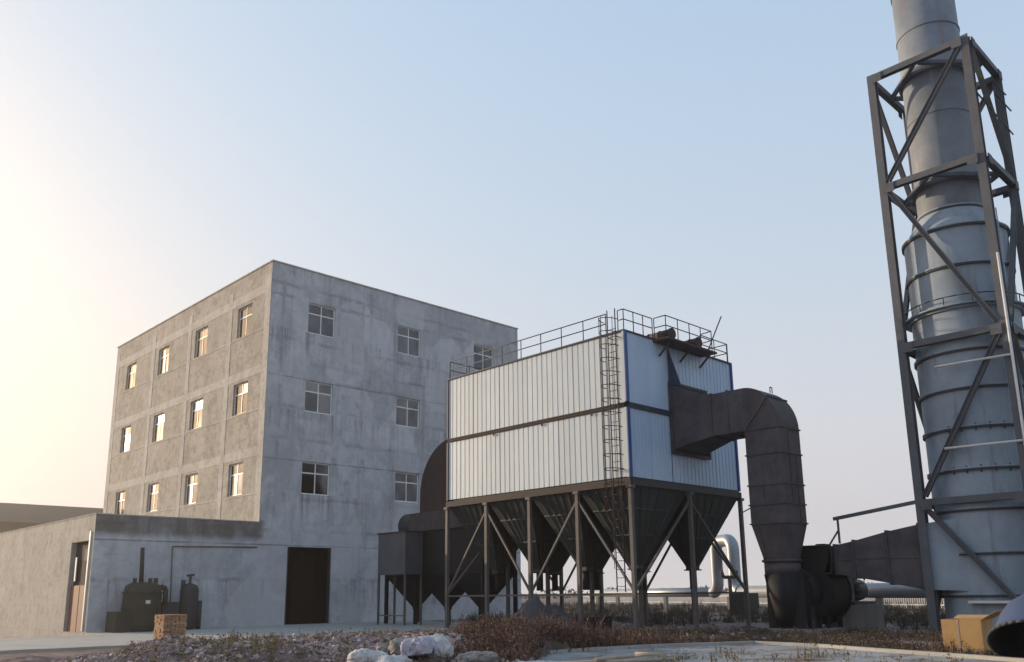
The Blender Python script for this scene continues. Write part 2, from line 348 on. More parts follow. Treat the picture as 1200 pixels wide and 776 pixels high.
# concrete apron in front of the buildings
def poly_slab(pts, z0, z1):
    n = len(pts); m = MB(); m.add([(x, y, z1) for x, y in pts]+[(x, y, z0) for x, y in pts],
        [tuple(range(n)), tuple(reversed(range(n, 2*n)))]+[(i, n+i, n+(i+1) % n, (i+1) % n) for i in range(n)]); return m
random.seed(3)
front = [(-14 + i*1.1, 28.9+random.uniform(-.18, .18)+.4*math.sin(i*.7)) for i in range(41)]
pts = front + [(31, 41.28), (13.6, 41.28), (13.58, 38.2), (-14, 38.2)]
ap = poly_slab(pts, -.25, .04).build('concrete_apron', 'slab'); tag(ap, kind='structure')
# pale slab on the right with a raised rim
spts = PAD
ps = poly_slab(spts, -.4, .1).build('concrete_pad', 'pad'); tag(ps, kind='structure')
rim = MB()
for a, b in zip(spts[0:9], spts[1:10]): rim.beam((a[0], a[1], .09), (b[0], b[1], .09), .16, .17)
rim.build('rim', 'slab', ps)

# ------------------------------------------------------------------ main concrete building
BX, BY, BH, BL, BD = 21.67, 41.30, 19.67, 18.94, 23.13
def wall(mb, o, u, wd, ht, holes, inward, dep):
    """rectangular wall with openings and their reveals; holes = (u0,u1,z0,z1)"""
    o, u, n_ = Vector(o), Vector(u), Vector(inward); Z_ = Vector((0, 0, 1))
    us = sorted({0, wd, *[h for q in holes for h in q[:2]]}); zs = sorted({0, ht, *[h for q in holes for h in q[2:]]})
    for a, b in zip(us, us[1:]):
        for c, d in zip(zs, zs[1:]):
            if any(q[0] <= a and b <= q[1] and q[2] <= c and d <= q[3] for q in holes): continue
            mb.add([o+u*a+Z_*c, o+u*b+Z_*c, o+u*b+Z_*d, o+u*a+Z_*d], [(0, 1, 2, 3)])
    for a, b, c, d in holes:
        p = [o+u*a+Z_*c, o+u*b+Z_*c, o+u*b+Z_*d, o+u*a+Z_*d]
        for i in range(4): mb.add([p[i], p[(i+1) % 4], p[(i+1) % 4]+n_*dep, p[i]+n_*dep], [(0, 1, 2, 3)])
bld = thing('concrete_building', (BX+BL/2, BY+BD/2, 0), 'large four-storey bare grey concrete building with rows of small windows', 'building')
FX = [24.0, 30.25, 36.5]; FZ = [6.9, 11.47, 16.02]; WW = 1.78
LY = [43.45, 49.12, 54.8, 60.45]
fh = [(x-BX, x+WW-BX, z, z+1.78) for x in FX for z in FZ]
door = (23.35-BX, 26.05-BX, .05, 4.06)
m = MB(); wall(m, (BX, BY, 0), (1, 0, 0), BL, BH, fh+[door], (0, 1, 0), .22); m.build('front_wall', 'cfront', bld, fix=False)
lh = [(y-BY, y+1.72-BY, z, z+1.8) for y in LY for z in FZ]
m = MB(); wall(m, (BX, BY+.002, 0), (0, 1, 0), BD-.002, BH, lh, (1, 0, 0), .24); m.build('side_wall', 'cleft', bld, fix=False)
m = MB(); m.box((BX+.3, BY+BD-.2, 0), (BX+BL, BY+BD, BH)); m.box((BX+BL-.25, BY+.3, 0), (BX+BL-.002, BY+BD-.25, BH)); m.build('rear_wall', 'cleft', bld)
m = box((BX+.25, BY+.25, 18.9), (BX+BL-.3, BY+BD-.25, 19.1)); m.build('roof', 'cbeam', bld)
# parapet inner faces and coping
cp = MB(); cp.box((BX-.05, BY-.05, BH), (BX+BL+.05, BY+.28, BH+.07)); cp.box((BX-.05, BY+.282, BH), (BX+.28, BY+BD+.05, BH+.07)); cp.build('coping', 'cbeam', bld)
cp = MB(); cp.box((BX+.28, BY+.23, 19.1), (BX+BL-.27, BY+.28, BH)); cp.box((BX+.245, BY+.285, 19.1), (BX+.28, BY+BD-.25, BH)); cp.build('parapet', 'cbeam', bld)
# proud frame on the side wall
CY = [(41.33, 41.95), (45.85, 46.35), (51.4, 51.9), (57.15, 57.65), (63.75, 64.4)]
BZ = [(4.5, 4.95), (8.85, 9.35), (13.42, 13.9), (17.98, 18.5)]
for a, b in CY: box((BX-.018, a, 0), (BX+.02, b, 19.0)).build('column', 'cbeam', bld)
for a, b in BZ:
    for (c0, c1), (d0, d1) in zip(CY, CY[1:]): box((BX-.014, c1, a), (BX+.02, d0, b)).build('floor_beam', 'cbeam', bld)
for z in (6.78, 11.35, 15.9):
    for (c0, c1), (d0, d1) in zip(CY, CY[1:]): box((BX-.022, c1, z), (BX+.02, d0, z+.07)).build('sill_band', 'cbeam', bld)
# windows
def window_meshes(wd, ht, depth_axis):
    fr = MB(); f = .068; t = .03
    def bar(u0, u1, z0, z1, th=t):
        if depth_axis == 'y': fr.box((u0, -th, z0), (u1, th, z1))
        else: fr.box((-th, u0, z0), (th, u1, z1))
    bar(0, f, 0, ht); bar(wd-f, wd, 0, ht); bar(f, wd-f, 0, f); bar(f, wd-f, ht-f, ht)
    tz = ht*.64
    bar(wd/2-.028, wd/2+.028, f, ht-f); bar(f, wd/2-.028, tz, tz+f); bar(wd/2+.028, wd-f, tz, tz+f)
    panes = []
    for u0, u1 in ((f, wd/2-.028), (wd/2+.028, wd-f)):
        for z0, z1 in ((f, tz), (tz+f, ht-f)):
            p = MB(); (p.box((u0, -.006, z0), (u1, .006, z1)) if depth_axis == 'y' else p.box((-.006, u0, z0), (.006, u1, z1))); panes.append(p.mesh('pane', 'glass'))
    return fr.mesh('frame', 'wframe'), panes
fm, fp = window_meshes(WW, 1.78, 'y'); lm, lp = window_meshes(1.72, 1.8, 'x')
def sub(name, me, par, loc, rz=0):
    o = bpy.data.objects.new(name, me); col.objects.link(o); o.parent = par; o.location = loc; o.rotation_euler = (0, 0, rz); return o
random.seed(11)
for x in FX:
    for z in FZ:
        wo = inst('window', fm, bld, (x, BY+.12, z))
        for p in fp: sub('pane', p, wo, (0, random.uniform(-.006, .006), 0), R(random.uniform(-.25, .25)))
for y in LY:
    for z in FZ:
        wo = inst('window', lm, bld, (BX+.15, y, z))
        for p in lp: sub('pane', p, wo, (random.uniform(-.006, .006), 0, 0), R(random.uniform(-.3, .3)))
# room behind the doorway, its darkness put into a near-black colour
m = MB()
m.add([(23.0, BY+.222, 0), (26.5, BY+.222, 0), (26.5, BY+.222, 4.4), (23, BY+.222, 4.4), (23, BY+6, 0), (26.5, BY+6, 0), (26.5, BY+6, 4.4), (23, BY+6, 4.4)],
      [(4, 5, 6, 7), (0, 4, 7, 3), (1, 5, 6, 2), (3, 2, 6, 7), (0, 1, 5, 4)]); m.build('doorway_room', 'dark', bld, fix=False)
for a, b in ((23.36, 23.46), (25.94, 26.04)): box((a, BY+.06, .05), (b, BY+.2, 4.05)).build('door_frame', 'rail', bld)
dl = box((24.95, BY+2.2, .06), (26.4, BY+2.26, 3.9)).build('door_leaf', 'black', bld)  # leaf coloured black so it sinks into the painted dark of the doorway

# ------------------------------------------------------------------ annex
AX, AT = 13.61, 5.25
ann = thing('annex_building', (17.6, 47, 0), 'low flat-roofed concrete annex with a side door, brown damp stain along its parapet', 'building')
m = MB(); wall(m, (AX, BY, -.3), (1, 0, 0), BX-AX, AT+.3, [], (0, 1, 0), .1); m.build('front_wall', 'cfront', ann, fix=False)
m = MB(); wall(m, (AX, BY+.002, -2), (0, 1, 0), 26, AT+2, [(.5, 3.0, 2.02, 6.1)], (1, 0, 0), .25); m.build('side_wall', 'annex', ann, fix=False)
box((AX+.01, BY+.01, 4.9), (BX-.06, BY+26, 5.0)).build('roof', 'slab', ann)
m = MB(); m.box((AX-.03, BY-.03, AT), (BX-.002, BY+.2, AT+.05)); m.box((AX-.03, BY+.201, AT), (AX+.2, BY+26, AT+.05)); m.build('coping', 'annex', ann)
m = MB(); m.box((AX+.16, BY+.16, 5.0), (BX-.06, BY+.2, AT)); m.box((AX+.16, BY+.2, 5.0), (AX+.2, BY+26, AT)); m.build('parapet', 'annex', ann)
dr = box((AX+.14, 41.85, 0.0), (AX+.19, 44.25, 2.1)).build('door', 'reddoor', ann, )
box((AX+.1, 42.05, 1.05), (AX+.14, 42.2, 1.1)).build('handle', 'white', dr)
box((AX+.13, 43.03, .02), (AX+.14, 43.06, 2.08)).build('door_joint', 'dark', dr)
box((AX+.24, 41.8, -.2), (AX+.3, 44.4, 4.15)).build('doorway_backing', 'dark', ann)  # near-black sheet painted in for the shade inside the side doorway
box((AX+.12, 43.75, 2.3), (AX+.16, 43.95, 3.4)).build('bright_glimpse', 'white', ann)  # white strip added as a bright glimpse through the upper opening
box((AX+.05, 42.05, 3.2), (AX+.2, 42.5, 3.75)).build('meter_box', 'rust', ann)
box((AX-.06, 41.62, .1), (AX-.002, 41.76, 4.5)).build('door_jamb', 'white', ann)
for a, b in (((17.2, BY-.04, 3.9), (21.6, BY-.04, 3.98)), ((17.3, BY-.04, .6), (17.2, BY-.04, 3.9))):
    MB().tube(a, b, .028, 8).build('conduit', 'post', ann)

# far shed behind the annex
shd = thing('far_shed', (10, 155, 0), 'long brown shed beyond the annex, washed out by low sun', 'shed')
box((-120, 150.5, -2), (51, 175, 13.6)).build('wall', 'shed', shd)
m = MB(); m.add([(-121, 149.4, 13.2), (52, 149.4, 13.2), (52, 155, 16.6), (-121, 155, 16.6), (52, 176, 13.2), (-121, 176, 13.2)], [(0, 1, 2, 3), (3, 2, 4, 5), (0, 3, 5), (1, 4, 2), (0, 5, 4, 1)]); m.build('roof', 'shed', shd)

# ------------------------------------------------------------------ dust collector (baghouse)
X0, X1, Y0, Y1, Z0, Z1 = 24.89, 32.31, 19.53, 29.97, 5.574, 11.22
ZM = 8.36
bag = thing('dust_collector', ((X0+X1)/2, (Y0+Y1)/2, 0), 'white corrugated box dust collector on steel legs with rows of dark hoppers', 'dust collector')
box((X0+.06, Y0+.06, Z0-.02), (X1-.06, Y1-.06, Z1-.01)).build('casing', 'hopper', bag)
def sheet_mesh(wd, ht, axis_, ribs=3, dep=.022):
    prof = []; st = wd/ribs
    for i in range(ribs):
        b = i*st; prof += [(b, 0), (b+st*.80, 0), (b+st*.85, dep), (b+st*.93, dep), (b+st*.98, 0)]
    prof.append((wd, 0)); m = MB()
    top = [((a, d, ht) if axis_ == 'y0' else (d, a, ht)) for a, d in prof]; bot = [((a, d, 0) if axis_ == 'y0' else (d, a, 0)) for a, d in prof]
    n = len(prof); m.add(bot+top, [(i, i+1, n+i+1, n+i) for i in range(n-1)])
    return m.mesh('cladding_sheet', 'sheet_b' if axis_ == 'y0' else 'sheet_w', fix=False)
ns = 12; sw = (Y1-Y0-.12)/ns
tiers = [(Z0+.08, ZM-.09), (ZM+.09, Z1)]
for zi, (a, b) in enumerate(tiers):
    me = sheet_mesh(sw, b-a, 'x0')
    for i in range(ns): inst('cladding_sheet', me, bag, (X0+.0+random.uniform(-.006, .006), Y0+.1+i*sw, a))
    nf = 6; wf = (X1-27.62-.08)/nf; mf = sheet_mesh(wf, b-a, 'y0', 3, .025)
    for i in range(nf): inst('cladding_sheet', mf, bag, (27.62+i*wf, Y0+.02+random.uniform(-.004, .004), a))
    if zi == 0:
        mq = sheet_mesh(1.27, b-a, 'y0', 6, .012)
        for i in range(2): inst('cladding_sheet', mq, bag, (25.02+i*1.28, Y0+.02, a))
    else:
        for i in range(2): box((25.02+i*1.285, Y0+.005, a), (25.02+i*1.285+1.28, Y0+.03, b)).build('flat_panel', 'sheet_b', bag)
box((X0+.02, Y1-.05, Z0+.05), (X1-.02, Y1-.001, Z1)).build('rear_cladding', 'sheet_w', bag)
box((X1-.05, Y0+.05, Z0+.05), (X1-.005, Y1-.06, Z1)).build('far_side_cladding', 'sheet_w', bag)
box((X0-.03, Y0+.12, ZM-.09), (X0+.05, Y1, ZM+.09)).build('girt', 'trim_r', bag)
box((X0+.1, Y0-.035, ZM-.1), (27.58, Y0+.04, ZM+.1)).build('girt', 'band_b', bag)
for z in (ZM+.03, ZM-.05): box((X0-.06, Y0+.13, z), (X0-.03, Y1, z+.025)).build('girt_flange', 'trim_r', bag)
for y in (21.2, 23.9, 26.8): box((X0-.07, y, ZM-.2), (X0-.03, y+.05, ZM-.1)).build('clip', 'rust', bag)
# corner trims
for za, zb in ((Z0+.05, ZM-.11), (ZM+.11, Z1+.02)):
    m = MB(); m.box((X0-.045, Y0-.045, za), (X0+.12, Y0+.005, zb)); m.build('corner_trim', 'trim_b', bag)
    m = MB(); m.box((X0-.045, Y0+.006, za), (X0+.0, Y0+.1, zb)); m.build('corner_trim', 'sheet_w', bag)
    m = MB(); m.box((X1-.06, Y0-.05, za), (X1+.04, Y0+.06, zb)); m.build('corner_trim', 'trim_b', bag)
    m = MB(); m.box((X0-.045, Y1-.06, za), (X0+.05, Y1+.04, zb)); m.build('corner_trim', 'band_b', bag)
m = MB(); m.box((X0-.06, Y0-.04, Z1), (X1+.05, Y1+.05, Z1+.06)); m.build('roof', 'rail', bag)
# bottom ring beams
for a, b in (((X0-.06, Y0-.06, 5.33), (X0+.1, Y1+.06, Z0)), ((X1-.1, Y0-.06, 5.33), (X1+.06, Y1+.06, Z0))): box(a, b).build('ring_beam', 'trim_r', bag)
for a, b in (((X0+.101, Y0-.05, 5.34), (X1-.101, Y0+.1, Z0+.03)), ((X0+.101, Y1-.1, 5.34), (X1-.101, Y1+.05, Z0))): box(a, b).build('ring_beam', 'hopper', bag)
# hoppers 2 x 4
CX_, CY_ = (X1-X0)/2, (Y1-Y0)/4
def hopper_mesh(cx, cy, h, t):
    m = MB(); m.loft([[(-cx/2, -cy/2, h), (cx/2, -cy/2, h), (cx/2, cy/2, h), (-cx/2, cy/2, h)], [(-cx/2, -cy/2, h-.15), (cx/2, -cy/2, h-.15), (cx/2, cy/2, h-.15), (-cx/2, cy/2, h-.15)],
                      [(-t, -t, 0), (t, -t, 0), (t, t, 0), (-t, t, 0)], [(-t, -t, -.12), (t, -t, -.12), (t, t, -.12), (-t, t, -.12)]])
    return m
hm = hopper_mesh(CX_-.05, CY_-.05, 3.05, .2).mesh('hopper', 'hopper')
rb = MB(); H_ = 2.9; cx, cy, t_ = (CX_-.05)/2, (CY_-.05)/2, .2
for k in (-.66, -.33, 0, .33, .66):
    rb.beam((-cx-.01, cy*k, H_), (-t_-.01, t_*k, .05), .05, .05); rb.beam((cx*k, -cy-.01, H_), (t_*k, -t_-.01, .05), .05, .05)
for f in (.38, .7):
    X_, Y_ = t_+(cx-t_)*f, t_+(cy-t_)*f; z = .02+H_*f
    for a, b in (((-X_, -Y_, z), (X_, -Y_, z)), ((-X_, -Y_, z), (-X_, Y_, z))): rb.beam(a, b, .06, .06)
rbm = rb.mesh('stiffener', 'hopper')
fl = MB(); fl.box((-.26, -.26, -.17), (.26, .26, -.12)); fl.tube((0, 0, -.9), (0, 0, -.17), .15, 12); flm = fl.mesh('outlet', 'black')
for i in range(2):
    for j in range(4):
        h_ = inst('hopper', hm, bag, (X0+CX_*(i+.5), Y0+CY_*(j+.5), 2.5))
        sub('stiffener', rbm, h_, (0, 0, 0)); sub('outlet', flm, h_, (0, 0, 0))
# posts 3 x 5
pm = MB(); pm.box((-.072, -.072, -.3), (.072, .072, 5.33)); pm.box((-.13, -.13, 5.22), (.13, .13, 5.325)); pm.box((-.2, -.2, -.05), (.2, .2, .06)); pmm = pm.mesh('post', 'post')
for i in range(3):
    for j in range(5): inst('post', pmm, bag, (X0+CX_*i, Y0+CY_*j, 0))
def P3(i, j, z): return (X0+CX_*i, Y0+CY_*j, z)
for i in (0, 2):
    for j, k in ((1, 0), (1, 2), (3, 2), (3, 4)): beam(P3(i, j, 5.0), P3(i, k, 1.5), .08, .08).build('brace', 'post', bag)
    beam(P3(i, 0, 1.42), P3(i, 4, 1.42), .07, .07).build('tie_beam', 'post', bag)
for j in (0, 4):
    for k in (0, 2): beam(P3(1, j, 5.0), P3(k, j, 1.5), .08, .08).build('brace', 'post', bag)
# railing
RT = Z1+.06
def railing(pts, nposts, name='railing', hgt=.84):
    P_ = [Vector((x, y, RT)) for x, y in pts]; par = None; m = MB()
    for a, b in zip(P_, P_[1:]):
        for h in (hgt, hgt*.52): m.tube(a+Vector((0, 0, h)), b+Vector((0, 0, h)), .021, 6)
    par = m.build('handrail', 'rail', bag)
    pm_ = MB().tube((0, 0, 0), (0, 0, hgt), .021, 6).mesh('railing_post', 'rail')
    for (a, b), n in zip(zip(P_, P_[1:]), nposts):
        for k in range(n+1):
            p = a.lerp(b, k/n); o = sub('railing_post', pm_, par, p-origin(bag))
railing([(24.95, 20.45), (24.95, 29.9)], [8])
railing([(24.95, 29.92), (32.2, 29.92)], [6])
railing([(32.22, 29.9), (32.22, 19.62)], [8])
railing([(24.95, 19.86), (24.95, 19.58), (26.74, 19.56)], [1, 3])
railing([(26.78, 19.5), (26.8, 18.95), (30.0, 18.95), (30.05, 19.5)], [1, 4, 1])
railing([(30.1, 19.56), (32.2, 19.58)], [2])
box((26.7, 18.78, 11.12), (30.1, 19.6, 11.2)).build('roof_platform', 'rust', bag)
for x in (27.0, 28.4, 29.8): beam((x, 18.9, 11.1), (x, Y0-.05, 10.6), .06).build('platform_bracket', 'rust', bag)
# caged ladder on the long side
ld = MB(); LX = X0-.28
ya, yb = 19.72, 20.1
for y in (ya, yb): ld.tube((LX, y, 1.5), (LX, y, 12.1), .024, 6)
ldo = ld.build('ladder', 'rust', bag)
rgm = MB().tube((0, ya, 0), (0, yb, 0), .013, 6).mesh('rung', 'rust')
z = 1.7
while z < 11.6: sub('rung', rgm, ldo, Vector((LX, 0, z))-origin(bag)); z += .3
cyc = (ya+yb)/2; hp = []
for k in range(13):
    a = math.pi*k/12; hp.append((LX-.62*math.sin(a), cyc-.34*math.cos(a), 0))
hoop = MB(); hoop.path(hp, .016, 6); hpm = hoop.mesh('cage_hoop', 'rust')
for k in range(15): sub('cage_hoop', hpm, ldo, Vector((0, 0, 4.35+k*.52))-origin(bag))
for k in (2, 4, 6, 8, 10): sub('cage_bar', MB().tube((hp[k][0], hp[k][1], 4.2 if k != 4 else 2.3), (hp[k][0], hp[k][1], 11.7), .013, 6).mesh('cage_bar', 'rust'), ldo, -origin(bag))
for z in (5.9, 8.4, 11.0):
    for y in (ya, yb): MB().tube((LX, y, z), (X0, y, z), .018, 6).build('ladder_bracket', 'rust', bag)
# wire and rod on the roof
rod = MB().tube((30.1, 19.3, 11.2), (30.55, 18.75, 12.85), .028, 6).build('steel_rod', 'rail', at=(30.1, 19.3, 11.2)); tag(rod, 'thin steel rod leaning on the roof railing of the dust collector', 'rod')
def drum(loc, L, r, rz, label):
    t = thing('exhaust_drum', loc, label, 'drum'); x, y, z = loc; d = Vector((math.sin(rz), math.cos(rz), 0)); p = Vector((x, y, z+r+.02)); q = p+d*L
    MB().tube(p, q, r, 20).build('barrel', 'rust', t)
    for k in (0.02, .5, .97): MB().tube(p+d*(L*k-.03), p+d*(L*k+.03), r+.025, 20).build('hoop', 'rust', t)
    MB().box((x-.25, y+L*.1, z-.02), (x+.25, y+L*.9, z+.09)).build('cradle', 'rust', t)
drum((27.15, 18.9, 11.22), 1.15, .2, 0.03, 'rusty brown drum on roof platform nearer the caged ladder')
drum((29.0, 18.92, 11.22), .8, .2, 0.03, 'rusty brown drum on roof platform nearer the leaning rod')

# ------------------------------------------------------------------ outlet duct, fan, flue
def rect(x0, x1, y0, y1, z): return [(x0, y0, z), (x1, y0, z), (x1, y1, z), (x0, y1, z)]
def recty(x0, x1, z0, z1, y): return [(x0, y, z0), (x1, y, z0), (x1, y, z1), (x0, y, z1)]
A0, A1, C0, C1 = 27.58, 29.02, 14.9, 16.28
od = thing('outlet_duct', (28.3, 15.6, 2.0), 'dark brown square steel duct bending down from the dust collector to the fan', 'duct')
m = MB().loft([recty(A0, 30.05, 6.86, 9.55, Y0-.05), recty(A0, 29.75, 6.95, 9.4, Y0-.25), recty(A0, A1, 7.2, 8.8, 17.63)]); m.build('hood', 'duct', od)
m = MB(); m.add([(A0, Y0-.03, 9.5), (A0, Y0-.03, 11.05), (A0, 18.95, 9.42), (A0+.06, Y0-.03, 9.5), (A0+.06, Y0-.03, 11.05), (A0+.06, 18.95, 9.42)], [(0, 1, 2), (3, 5, 4), (0, 2, 5, 3), (1, 4, 5, 2), (0, 3, 4, 1)]); m.build('gusset', 'band_b', od)
m = MB()
for a, b in (((A0-.07, Y0-.14, 6.75), (A0+.05, Y0-.04, 9.65)), ((30.0, Y0-.14, 6.75), (30.12, Y0-.04, 9.65)), ((A0+.051, Y0-.14, 6.75), (29.99, Y0-.04, 6.87)), ((A0+.051, Y0-.14, 9.54), (29.99, Y0-.04, 9.65))): m.box(a, b)
m.build('flange', 'duct', od)
MB().loft([recty(A0, A1, 7.2, 8.8, 17.63), recty(A0, A1, 7.2, 8.8, 16.28)]).build('straight_duct', 'duct', od)
rings = []
for k in range(0, 21):
    a = math.pi/2*k/20; yo, zo = 16.28-1.38*math.sin(a), 7.2+1.6*math.cos(a); yi, zi = 16.28-.001*math.sin(a), 7.2+.001*math.cos(a)
    rings.append([(A0, yi, zi), (A1, yi, zi), (A1, yo, zo), (A0, yo, zo)])
MB().loft(rings, False, False).build('elbow', 'duct', od, fix=True)
MB().loft([rect(A0, A1, C0, C1, 7.2), rect(A0, A1, C0, C1, 3.8)]).build('riser', 'duct', od)
def collar(z, e=.04, h=.05):
    m = MB()
    for a, b in (((A0-e, C0-e, z), (A1+e, C0-.001, z+h)), ((A0-e, C1+.001, z), (A1+e, C1+e, z+h)), ((A0-e, C0, z), (A0-.001, C1, z+h)), ((A1+.001, C0, z), (A1+e, C1, z+h))): m.box(a, b)
    return m
for z in (7.17, 6.25, 5.15, 4.45, 3.78): collar(z).build('joint_flange', 'duct', od)
for y in (17.6, 16.9): 
    m = MB(); e = .045
    m.box((A0-e, y, 7.2-e), (A0-.001, y+.05, 8.8+e)); m.box((A0, y, 8.801), (A1+e, y+.05, 8.8+e)); m.box((A0, y, 7.2-e), (A1+e, y+.05, 7.199)); m.build('joint_flange', 'duct', od)
a = math.pi/4; beam((A0-.02, 16.27, 7.21), (A0-.02, 16.28-1.38*math.sin(a), 7.2+1.6*math.cos(a)), .05, .06).build('mitre_seam', 'duct', od)
beam((A0, 16.28-1.38*math.sin(a)-.02, 7.2+1.6*math.cos(a)+.02), (A1, 16.28-1.38*math.sin(a)-.02, 7.2+1.6*math.cos(a)+.02), .05, .06).build('mitre_seam', 'duct', od)
MB().tube((X1, Y0+.1, 4.65), (27.7, 16.2, 4.45), .022, 6).build('tie_rod', 'rail', od)
MB().path([(28.6, 15.7, 8.68), (28.6, 15.7, 8.9), (28.75, 15.7, 8.9), (28.75, 15.7, 8.68)], .02, 6).build('lifting_eye', 'rail', od)
for (y, za, zb) in ((15.65, 3.8, 7.2), (15.15, 4.45, 6.25)): box((A0-.015, y, za), (A0-.001, y+.05, zb)).build('weld_strip', 'duct', od)
for (x, za, zb) in ((28.15, 4.45, 7.2), (28.6, 3.85, 6.2)): box((x, C0-.015, za), (x+.05, C0-.001, zb)).build('weld_strip', 'duct', od)
# rectangular to round transition
cxr, cyr, rr = 28.32, 15.6, .62
def circ(z, r, n=24, cx=cxr, cy=cyr): return [(cx+r*math.cos(2*math.pi*j/n), cy+r*math.sin(2*math.pi*j/n), z) for j in range(n)]
def sq_ring(z, n=24):
    out = []
    for j in range(n):
        a = 2*math.pi*j/n; c, s = math.cos(a), math.sin(a); k = 1/max(abs(c), abs(s)); out.append(((A0+A1)/2+c*k*(A1-A0)/2, (C0+C1)/2+s*k*(C1-C0)/2, z))
    return out
MB().loft([sq_ring(3.79), circ(2.5, rr)]).build('transition', 'duct', od)
MB().loft([circ(2.55, rr+.07), circ(2.47, rr+.07)], True).build('round_flange', 'duct', od)
MB().loft([circ(2.47, rr), circ(2.05, rr)], True).build('round_neck', 'duct', od)

fan = thing('induced_draft_fan', (29.3, 15.2, 0), 'black oily centrifugal fan with spiral housing at the duct foot', 'fan')
MB().loft([circ(2.05, rr+.03), [(x+.04, y-.03, z) for x, y, z in circ(1.2, rr-.06)], [(x+.1, y-.05, z) for x, y, z in circ(.3, rr-.2)]], True).build('inlet_box', 'black', fan)
box((28.15, 14.75, .2), (29.2, 16.2, 2.0)).build('inlet_casing', 'black', fan)
FX0, FX1, fy, fz = 28.95, 30.28, 15.2, 1.52
prof = []
for k in range(0, 31):
    th = 2*math.pi*k/30; r = 1.0+.48*(k/30)      # grows round the spiral, ends at the top
    prof.append((fy+r*math.sin(th+0), fz+r*math.cos(th)))   # start at top going +Y
# spiral: from the tongue at top, round by +Y, bottom, -Y, back to the top
sp_ = [(fy-.2, 2.05)]+[(fy+(1.48-.42*k/26)*math.sin(2*math.pi*k/30), fz+(1.48-.42*k/26)*math.cos(2*math.pi*k/30)) for k in range(0, 27)]
sp_ = [(14.05, 2.98), (14.05, 2.05), (14.4, 2.02)] + [(fy+(1.02+.46*(k/24))*math.sin(-R(60)-2*math.pi*k/24*(300/360)), fz+(1.02+.46*(k/24))*math.cos(-R(60)-2*math.pi*k/24*(300/360))) for k in range(0, 25)]
MB().loft([[(FX0, y, z) for y, z in sp_], [(FX1, y, z) for y, z in sp_]]).build('spiral_housing', 'black', fan)
for x in (FX0-.03, FX1+.03):
    m = MB(); pts_ = [(x, y, z) for y, z in sp_]; m.path(pts_+[pts_[0]], .045, 6); m.build('housing_rim', 'black', fan)
MB().tube((28.5, fy, fz-.1), (FX0, fy, fz), .62, 24, r1=.75).build('inlet_cone', 'black', fan)
mo = MB().tube((30.75, fy-.62, 1.48), (31.85, fy-.62, 1.48), .39, 20).build('motor', 'tank', fan)
for k in range(10):
    a = 2*math.pi*k/10; beam((30.82, fy-.62+.4*math.cos(a), 1.48+.4*math.sin(a)), (31.6, fy-.62+.4*math.cos(a), 1.48+.4*math.sin(a)), .03, .05).build('fin', 'tank', mo)
box((31.0, fy-.8, 1.86), (31.4, fy-.45, 2.06)).build('terminal_box', 'tank', mo)
MB().tube((FX1, fy-.62, 1.48), (30.75, fy-.62, 1.48), .07, 12).build('shaft', 'rail', fan)
m = MB(); m.box((30.3, fy-1.0, .98), (30.72, fy-.2, 2.0)); m.build('coupling_guard', 'box', fan)
box((30.35, fy-1.15, .97), (32.1, fy-.05, 1.07)).build('motor_frame', 'rail', fan)
for x in (28.2, 29.2, 30.1): 
    box((x, 14.5, 0), (x+.12, 14.62, .9)).build('support_leg', 'black', fan); box((x, 15.9, 0), (x+.12, 16.02, .9)).build('support_leg', 'black', fan)
pl = box((30.45, fy-1.3, -.2), (32.3, fy+.1, .97)).build('fan_plinth', 'plinth', at=(31.2, fy-.3, 0)); tag(pl, 'pale concrete block carrying the fan motor', 'plinth')
pl = box((28.0, 14.35, -.2), (30.3, 16.1, .2)).build('fan_footing', 'plinth', at=(29.1, 15.2, 0)); tag(pl, 'low concrete footing under the black fan housing', 'footing')
flu = thing('flue_duct', (31, 12.7, 1.5), 'dark widening flue duct running from fan to chimney', 'duct')
secs = [(14.04, 29.15, 30.35, 2.03, 3.0), (13.4, 29.25, 30.75, 1.9, 3.12), (12.4, 29.65, 31.9, 1.68, 3.4), (11.45, 29.98, 33.1, 1.46, 3.6), (9.9, 30.1, 33.3, 1.4, 3.75)]
for i, (a, b) in enumerate(zip(secs, secs[1:])): MB().loft([recty(a[1], a[2], a[3], a[4], a[0]), recty(b[1], b[2], b[3], b[4], b[0])]).build('duct_section', 'duct' if i < 3 else 'chim', flu)
for y, x0, x1, z0, z1 in secs[:4]:
    m = MB(); e = .05
    m.box((x0-e, y-.03, z0-e), (x0-.001, y+.03, z1+e)); m.box((x0, y-.03, z1+.001), (x1+e, y+.03, z1+e)); m.box((x0, y-.03, z0-e), (x1+e, y+.03, z0-.001)); m.build('joint_flange', 'duct', flu)
for (a, b) in zip(secs[:3], secs[1:4]):
    beam((a[1]-.01, a[0], (a[3]+a[4])/2), (b[1]-.01, b[0], (b[3]+b[4])/2), .03, .05).build('stiffener', 'duct', flu)
box((29.5, 14.6, 2.98), (30.0, 14.9, 3.1)).build('damper_box', 'black', flu)

